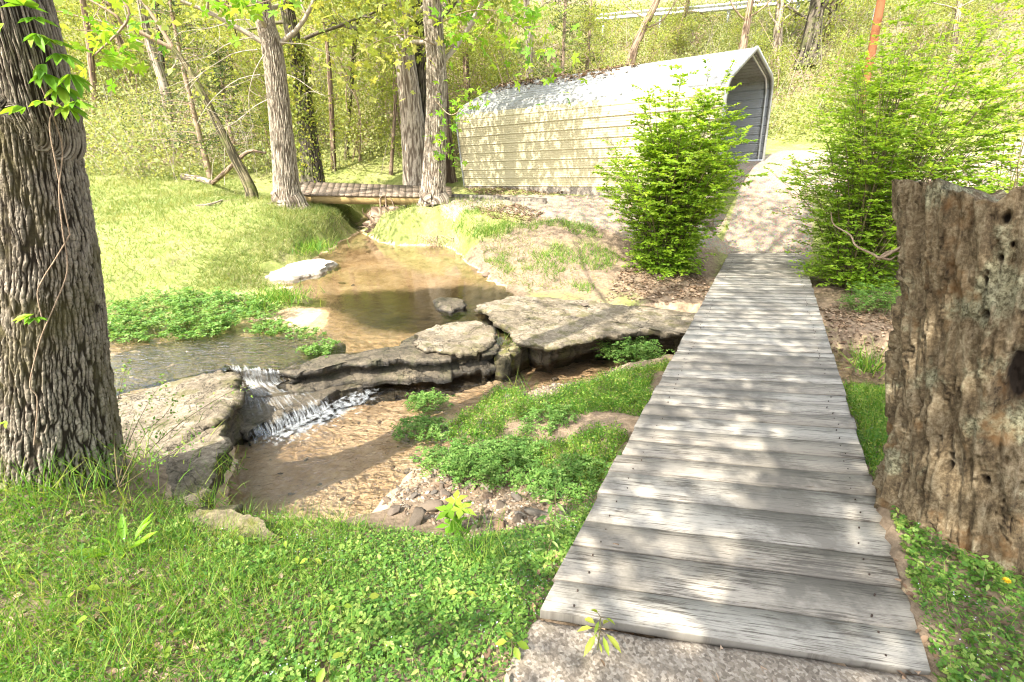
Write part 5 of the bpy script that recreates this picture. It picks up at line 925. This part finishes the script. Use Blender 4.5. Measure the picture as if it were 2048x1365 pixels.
tag(ac.build('ground_cover', M['leaf_clover']), 'dense green clover and chickweed carpet in the foreground', 'ground cover', kind='stuff')
k = rng.random(len(q)) < .04+.3*left; qb, zb = q[k], z[k]; n = len(qb); ac = Acc(); blades(ac, np.column_stack([qb, zb]), rng.uniform(.04, .15, n)*(.6+.7*left[k]), rng.uniform(.0022, .0045, n), lean=.6); tag(ac.build('grass', M['grass_green']), 'grass blades around the big trunk and between the foreground weeds', 'grass', kind='stuff')
k = rng.random(len(q)) < .012; n = k.sum(); ac = Acc(); h_ = rng.uniform(.04, .12, n); ps = np.column_stack([q[k], z[k]]); blades(ac, ps, h_, .0016, lean=.45); tag(ac.build('dry_grass', M['straw']), 'thin straw-coloured stalks among the foreground weeds', 'grass', kind='stuff')
fz = fbm2(q[:, 0], q[:, 1], 1.7, 2, 14.)+np.where(q[:, 0] > -.5, .15, -.25); k = (rng.random(len(q)) < .03) & (fz > .08); n = k.sum(); ac = Acc(); ps = np.column_stack([q[k], z[k]+rng.uniform(.03, .06, n)])
FLW = star_leaf(5, .6); FLW[0][:, :2] *= 1.0; scatter(ac, CLOVER, ps, frames(n, 2.2), rng.uniform(.002, .004, n)); tag(ac.build('wildflower', M['flower']), 'tiny pale blue-white flowers scattered over the foreground weeds', 'flowers', kind='stuff')
# ------------------------------------------------------------------ leafy clumps by the water
def clump(c, rad, H, n, seed, label, lsize=.02, mat='leaf_cress', name='leafy_clump', cat='plant'):
    rg = np.random.default_rng(seed); root = empty(name, c, label, cat); L = Acc(); a = Acc()
    for k in range(n):
        r = rad*math.sqrt(rg.random()); az = rg.uniform(0, 6.28); b = c+np.array([math.cos(az)*r, math.sin(az)*r*.75, 0]); b[2] = max(float(height(b[:1], b[1:2])[0]), c[2]-.05); h = H*(1-.5*(r/rad)**2)*rg.uniform(.5, 1.1); tip = b+np.array([math.cos(az)*h*.5*r/rad+rg.normal()*.03, math.sin(az)*h*.5*r/rad+rg.normal()*.03, h])
        for s in range(3):
            d = norm(np.array([rg.normal(), rg.normal(), .55])); st = b+(tip-b)*rg.uniform(.35, 1); l = H*rg.uniform(.35, .65); en = st+d*l*[1, 1, .5]; pth = spline([st, (st+en)/2+[0, 0, .02], en+[0, 0, -.02]], 6)
            V, F = tube(spline([b, st], 3) if s == 0 else pth, .0018, 3, False); a.add(V, F, rnd=rg.random())
            m = 9; u = np.linspace(.25, 1, m); pos = np.stack([np.interp(u, np.linspace(0, 1, 6), pth[:, q_]) for q_ in range(3)], -1); sd = norm(np.cross(d, [0, 0, 1.])); sg = np.where(np.arange(m) % 2, 1, -1)[:, None]*np.ones((m, 1)); sg[-1] = 0
            D = norm(sd*sg+d*.5+rg.normal(size=(m, 3))*.2); N = norm(np.array([0, 0, 1.2])+rg.normal(size=(m, 3))*.4); S = norm(np.cross(D, N)); N = np.cross(S, D); sz = lsize*rg.uniform(.7, 1.3, m); scatter(L, LEAF6, pos, (S, D, N), sz*1.3, np.clip(.3*rg.random()+.6*rg.random(m), 0, 1), sz)
    a.build('stem', M['leaf_cress'], root); L.build('foliage', M[mat], root); return root
for (x, y, z, r, H, n, ls, lb) in [(372, 640, ZU, 1.1, .3, 300, .034, 'wide mound of bright green water plants at the lawn edge of the upper pool'), (545, 657, ZU, .28, .14, 40, .026, 'small round green plant on the wet rock below the sand bar'), (615, 668, ZU, .22, .1, 24, .024, 'smallest low green plant on the wet rock, right of the round one'),
    (640, 697, ZU+.02, .2, .14, 26, .024, 'pale leafy plant rooted on the layered ledge edge'), (858, 806, ZL, .2, .15, 70, .018, 'rounded leafy plant in the pool, upper of the pair by the gravel'), (842, 856, ZL, .26, .11, 90, .018, 'low leafy plant in the pool, lower of the pair by the gravel'),
    (1262, 712, -.88, .32, .3, 70, .026, 'leafy plant under the overhanging slab beside the bridge'), (990, 945, -.88, .33, .24, 140, .02, 'large leafy green clump on the gravel between the pool and the bridge'), (1120, 985, -.7, .24, .2, 80, .02, 'leafy clump against the left side of the bridge'), (905, 935, -.94, .22, .2, 60, .021, 'leafy plant at the pool side of the large gravel clump'),
    (1740, 640, -.75, .35, .4, 60, .028, 'leafy plant in shade between the bridge and the stump'), (1090, 860, -.85, .26, .14, 60, .018, 'leafy green patch above the large gravel clump')]:
    clump(P(x, y, z), r, H, n, int(x), lb, ls)
def tuft(c, n, h, w, label, seed, mat='grass_green', spread=.12):
    rg = np.random.default_rng(seed); ac = Acc(); p = c+rg.normal(size=(n, 3))*np.array([spread, spread, 0]); blades(ac, p, rg.uniform(.5, 1, n)*h, w, rg, .55); return tag(ac.build('grass_tuft', M[mat], loc=c), label, 'grass tuft')
for (x, y, z, n, h, w, lb) in [(1045, 790, -1.0, 26, .3, .009, 'tall arching grass tuft at the far gravel shore'), (1740, 740, -.9, 90, .45, .012, 'long-bladed blue-green grass tuft on the shaded bank beside the stump'), (560, 600, -.58, 420, .26, .012, 'deep green grass tuft on the sand bar'), (625, 500, -.45, 300, .3, .012, 'blue-green grass tuft at the upper pool edge below the pale tree'),
    (970, 470, -.25, 260, .42, .012, 'tall light green grass tuft on the right bank of the upper pool'), (950, 1095, -.38, 120, .2, .005, 'green grass tuft on the lawn edge below the lobed sapling'), (60, 985, -.1, 260, .26, .005, 'long grass tuft at the foot of the big left trunk'), (190, 960, -.15, 200, .22, .005, 'grass tuft right of the big left trunk base'), (455, 940, -.62, 60, .2, .006, 'grass sprig growing from the mossy cliff edge'), (420, 1000, -.6, 70, .18, .005, 'grass sprig on the near end of the pale slab'), (15, 1330, -.02, 160, .2, .004, 'grass tuft in the bottom left corner'), (1030, 690, -.72, 50, .2, .006, 'small grass tuft growing in the rock gap beside the cap rock')]:
    tuft(P(x, y, z), n, h, w, lb, int(x), spread=.09 if n < 150 else .22)
# ------------------------------------------------------------------ vine on the big trunk
def leaf_group(L, c, d, n, size, rg, tpl=LEAF6, wf=.5, fan=2.3, droop=.25, rnd=None):
    """palmate leaf: n leaflets fanned round d"""
    d = norm(np.asarray(d, float)); up_ = np.array([0, 0, 1.]); s = norm(np.cross(d, up_)); 
    for k in range(n):
        a_ = (k-(n-1)/2)*fan/max(n-1, 1); D = norm(d*math.cos(a_)+s*math.sin(a_)+[0, 0, -droop]); N = norm(up_+rg.normal(size=3)*.25-D*D[2]); S = norm(np.cross(D, N)); N = np.cross(S, D); sz = size*(1-.13*abs(k-(n-1)/2)); scatter(L, tpl, np.array([c]), (S[None], D[None], N[None]), sz, np.array([rg.random() if rnd is None else rnd]), sz*wf)
vn = empty('vine', Q(70, 640, 2.1), 'creeper with five-fingered leaves climbing the big left trunk', 'vine'); a = Acc(); L = Acc(); rgv = np.random.default_rng(51)
def on_trunk(x, y, off=.03):
    for Yq in np.arange(1.5, 2.6, .01):
        p = Q(x, y, Yq); k = np.interp(p[2], [q_[2] for q_ in p1], np.arange(len(p1))); c = np.array([np.interp(k, np.arange(len(p1)), [q_[m] for q_ in p1]) for m in (0, 1)]); r = np.interp(k, np.arange(len(p1)), r1)
        if np.hypot(*(p[:2]-c)) < r+off: return p
    return p
for path in ([(68, 890), (75, 800), (60, 770), (75, 700), (88, 660), (110, 610), (135, 540), (125, 460), (118, 380), (125, 300), (105, 230), (60, 120)], [(85, 640), (75, 590), (85, 560), (110, 520), (140, 470)], [(140, 470), (112, 330), (100, 240), (130, 200)]):
    V, F = tube(spline([on_trunk(*c) for c in path], 60), .0032, 5, False); a.add(V, F, uvw=uvz(V))
a.build('stem', M['bark_brown'], vn)
for (x, y, dx, dy, n, s) in [(75, 625, -1, .2, 5, .085), (80, 632, .8, .3, 5, .075), (60, 215, -1, .1, 5, .1), (98, 205, .8, .2, 5, .1), (20, 50, -.6, -.3, 5, .11), (100, 150, .8, -.3, 5, .12), (130, 110, 1, -.2, 5, .12), (115, 85, .9, .2, 5, .11), (85, 70, .6, -.5, 5, .1), (130, 175, .6, -.5, 5, .12), (145, 215, .9, -.3, 5, .11), (60, 15, .5, .4, 5, .11), (100, 130, -.4, -.6, 5, .1), (25, 838, -.4, .3, 3, .06), (150, 150, .8, -.8, 5, .12), (85, 40, .7, .1, 5, .11), (160, 205, .9, .1, 5, .1)]:
    p = on_trunk(min(x, 118), y, .09)+[max(0, x-118)*.0024, -.03, 0]; leaf_group(L, p, [dx, -.6, dy], n, s, rgv, droop=.35)
L.build('leaf', M['leaf_vine'], vn)
# overhanging leafy sprays
def spray(name, start, pts, n, size, label, seed, mat='leaf_vine', tpl=PALM5, cat='branch', jit=.25):
    rg = np.random.default_rng(seed); root = empty(name, start, label, cat); a = Acc(); L = Acc(); p = spline(pts, 16); V, F = tube(p, np.linspace(.014, .003, 16), 5, False); a.add(V, F, uvw=uvz(V)); a.build('twig', M['bark_brown'], root); i = rg.integers(2, 16, n); pos = p[i]+rg.normal(size=(n, 3))*jit; scatter(L, tpl, pos, frames(n, .9, rg), size*rg.uniform(.6, 1.2, n)); L.build('foliage', M[mat], root)
spray('leafy_branch', Q(330, -60, 5.2), [Q(330, -60, 5.2), Q(400, -20, 5.2), Q(470, 15, 5.2), Q(560, -5, 5.2)], 46, .1, 'bright green leafy branch hanging into the top of the picture left of the pale tree', 61, jit=.1)
spray('leafy_branch', Q(300, -40, 4.6), [Q(200, -30, 4.6), Q(260, 30, 4.6), Q(190, 110, 4.6), Q(210, 90, 4.6)], 60, .09, 'bright green leafy twig hanging beside the top of the big left trunk', 62, jit=.14)
spray('leafy_branch', Q(872, 60, 12), [Q(872, 50, 12), Q(950, 20, 11.5), Q(1040, 40, 11), Q(1090, 120, 11)], 170, .17, 'maple-like leafy bough reaching right in front of the shed roof', 63, jit=.42)
spray('leafy_branch', Q(872, 60, 12), [Q(870, 90, 12), Q(810, 70, 11.6), Q(740, 90, 11.2), Q(680, 140, 11)], 170, .15, 'yellow-green leafy bough reaching left from the tree before the shed corner', 64, 'leaf_spring', jit=.42)
spray('leafy_branch', Q(872, 240, 12), [Q(870, 200, 12), Q(900, 230, 11.5), Q(930, 215, 11.3), Q(960, 205, 11)], 60, .12, 'short leafy twig crossing the shed corner', 65, 'leaf_vine', jit=.2)
spray('leafy_branch', Q(860, 300, 12), [Q(868, 270, 12), Q(880, 280, 11.6), Q(890, 300, 11.6), Q(900, 320, 11.6)], 36, .12, 'low sprouting leaves on the trunk before the shed corner', 66, 'leaf_vine', jit=.16)
# ------------------------------------------------------------------ single foreground plants
def seedling(px, py, z, H, label, seed, mat='leaf_yellow', whorls=((1.0, 4, .09), (.62, 5, .075)), tpl=LEAF6, wf=.5, name='seedling', lean=(0, 0), droop=.3, cat='seedling', opposite=False):
    rg = np.random.default_rng(seed); b = P(px, py, z); b[2] = max(b[2], float(height(b[:1], b[1:2])[0])) if z is None else z; root = empty(name, b, label, cat); a = Acc(); L = Acc(); t = b+np.array([lean[0], lean[1], H]); pth = spline([b, (b+t)/2+rg.normal(size=3)*.01, t], 10)
    V, F = tube(pth, np.linspace(.003, .0015, 10), 5); a.add(V, F, rnd=rg.random(), uvw=uvz(V))
    for f, n, s in whorls:
        c = b+(t-b)*f; a0 = rg.uniform(0, 6.28)
        for k in range(n):
            az = a0+k*2*math.pi/n+rg.normal()*.2; d = np.array([math.cos(az), math.sin(az), .1]); e = c+d*s*.35; V, F = tube(spline([c, e], 3), .0012, 3, False); a.add(V, F, rnd=.5, uvw=uvz(V)); leaf_group(L, e, d, 1, s*rg.uniform(.8, 1.15), rg, tpl, wf, droop=droop)
    a.build('stem', M['stem'], root); L.build('leaf', M[mat], root); return root
def gz(px, py, z0=0.): return float(G(px, py, z0)[2])
seedling(1195, 1300, -.03, .17, 'yellow-green seedling with drooping toothed leaves at the start of the bridge', 1, whorls=((1.0, 3, .05), (.62, 6, .075), (.3, 2, .03)), wf=.42, droop=.7)
seedling(912, 1062, gz(912, 1062, -.5), .2, 'sapling with large lobed light green leaves at the lawn edge', 2, 'leaf_vine', ((1.0, 3, .13), (.72, 3, .11), (.25, 3, .1)), PALM5, .9, droop=.12)
seedling(1092, 1115, gz(1092, 1115, -.4), .42, 'tall thin single-stemmed plant beside the left edge of the bridge', 3, 'leaf_cress', ((1.0, 4, .05), (.82, 4, .06), (.62, 4, .065), (.45, 3, .06), (.28, 3, .06), (.12, 2, .05)), LEAF6, .42, lean=(.04, .05))
seedling(250, 1105, gz(250, 1105, -.2), .1, 'broad-leaved dock weed with long upright leaves on the left bank', 4, 'leaf_vine', ((.15, 5, .16), (.3, 4, .14)), LEAF6, .38, droop=-.7, name='dock_weed', cat='weed')
seedling(1700, 760, -.85, .42, 'tall yellow-flowering weed stem on the shaded bank before the stump', 5, 'leaf_cress', ((1.0, 5, .03), (.85, 4, .05), (.6, 4, .06), (.35, 4, .07)), LEAF6, .4)
for k, (x, y, w_) in enumerate([(920, 1190, 'beside a brown dead leaf'), (1035, 1275, 'near the concrete path'), (650, 1345, 'at the bottom edge'), (395, 1055, 'below the mossy rock'), (480, 1075, 'at the lawn edge'), (570, 1085, 'above the near pool edge'), (600, 1110, 'in the middle of the lawn edge'), (690, 1215, 'in the clover'), (355, 1280, 'over the dead leaves'), (170, 1180, 'left among dead leaves'), (60, 1130, 'at the left edge'), (1100, 1140, 'touching the bridge side'), (205, 1250, 'in the lower left'), (630, 1125, 'on the bank top'), (735, 1190, 'beside the clover patch'), (1010, 1290, 'left of the concrete path')]):
    seedling(x, y+20, gz(x, y+20), .07+.03*rng.random(), 'yellow-green heart-leaved seedling '+w_, 100+k, 'leaf_yellow', ((1.0, 2, .045+.012*rng.random()),), LEAF6, .8, lean=(rng.normal()*.02, rng.normal()*.02), droop=.5)
# dandelion
b = P(2003, 1180, 0.02); b[2] = gz(2003, 1180); dl = empty('dandelion', b, 'single yellow dandelion in the weeds below the stump', 'flower'); L = Acc(); n = 90; az = rng.uniform(0, 6.28, n); D = norm(np.column_stack([np.cos(az), np.sin(az), rng.uniform(.1, 1.2, n)])); S = norm(np.cross(D, [0, 0, 1.])); N = np.cross(S, D)
scatter(L, LEAF4, np.repeat((b+[0, 0, .05])[None], n, 0), (S, D, N), .016, None, .005); L.build('bloom', M['dandelion'], dl); V, F = tube(spline([b, b+[0, 0, .05]], 4), .002, 5); mesh('stem', V, [F], M['leaf_clover'], dl, {'rnd': np.full(len(V), .5)})
# arching twig shrub over the pale slab
tw = empty('twig_shrub', P(235, 975, -.3), 'thin arching twig with small leaves leaning over the pale slab', 'shrub'); a = Acc(); L = Acc(); rgt = np.random.default_rng(55)
for pts in ([(235, 975, 2.15), (300, 900, 2.5), (370, 840, 2.9), (450, 790, 3.3), (500, 770, 3.6)], [(235, 975, 2.15), (260, 880, 2.6), (300, 800, 3.1), (330, 760, 3.4)], [(240, 970, 2.15), (290, 870, 2.5), (330, 830, 2.8), (350, 800, 3.0)], [(240, 975, 2.1), (330, 915, 2.4), (400, 870, 2.7)], [(235, 960, 2.2), (228, 850, 2.6), (245, 760, 3.0), (255, 730, 3.2)]):
    p = spline([Q(*c) for c in pts], 26); V, F = tube(p, np.linspace(.004, .0012, 26), 4, False); a.add(V, F, rnd=.3, uvw=uvz(V)); n = 70; i = rgt.integers(5, 26, n); scatter(L, LEAF4, p[i]+rgt.normal(size=(n, 3))*.028, frames(n, .7, rgt), rgt.uniform(.014, .028, n))
a.build('stem', M['stem'], tw); L.build('foliage', M['leaf_clover'], tw)
log([P(1226, 1087, .0), P(1238, 1090, .0)], [.006, .004], 'bark_brown', 'small bark chip lying on a near bridge plank', 'bark_chip', 'bark', 5)
# ------------------------------------------------------------------ camera, light, render
cam = bpy.data.objects.new('camera', bpy.data.cameras.new('camera')); COL.objects.link(cam); cam.location = (0, 0, EYE); cam.rotation_euler = (math.pi/2-PITCH, 0, 0)
cam.data.sensor_width = 36; cam.data.lens = F_PX/2048*36; cam.data.clip_start = .05; cam.data.clip_end = 600; scn.camera = cam
LD = norm(np.array([.62, .78, -1.2]))          # direction the sunlight travels
elev = math.asin(-LD[2]); az = math.atan2(-LD[0], -LD[1])
sun = bpy.data.objects.new('sun', bpy.data.lights.new('sun', 'SUN')); COL.objects.link(sun); sun.data.energy = 2.9; sun.data.angle = R(.5); sun.data.color = (1, .945, .84)
from mathutils import Vector
sun.rotation_euler = Vector(LD).to_track_quat('-Z', 'Y').to_euler()
wd = bpy.data.worlds.new('World'); scn.world = wd; wd.use_nodes = True; nt = wd.node_tree; bg = nt.nodes['Background']; sk = nt.nodes.new('ShaderNodeTexSky'); sk.sky_type = 'NISHITA'; sk.sun_disc = False; sk.sun_elevation = elev; sk.sun_rotation = az; sk.dust_density = 3.0; hs = nt.nodes.new('ShaderNodeHueSaturation'); hs.inputs['Saturation'].default_value = .5; nt.links.new(sk.outputs[0], hs.inputs['Color']); nt.links.new(hs.outputs[0], bg.inputs[0]); bg.inputs[1].default_value = .15
scn.view_settings.view_transform = 'Standard'; scn.view_settings.look = 'None'; scn.view_settings.gamma = 1; scn.view_settings.exposure = 2.3; scn.view_settings.use_curve_mapping = False
scn.render.engine = 'CYCLES'; cy = scn.cycles; cy.max_bounces = 8; cy.transparent_max_bounces = 24; cy.diffuse_bounces = 4; cy.glossy_bounces = 3; cy.transmission_bounces = 4; cy.caustics_reflective = False; cy.caustics_refractive = False; cy.sample_clamp_indirect = 6; cy.use_denoising = True; cy.denoising_prefilter = 'ACCURATE'; cy.filter_width = 1.15
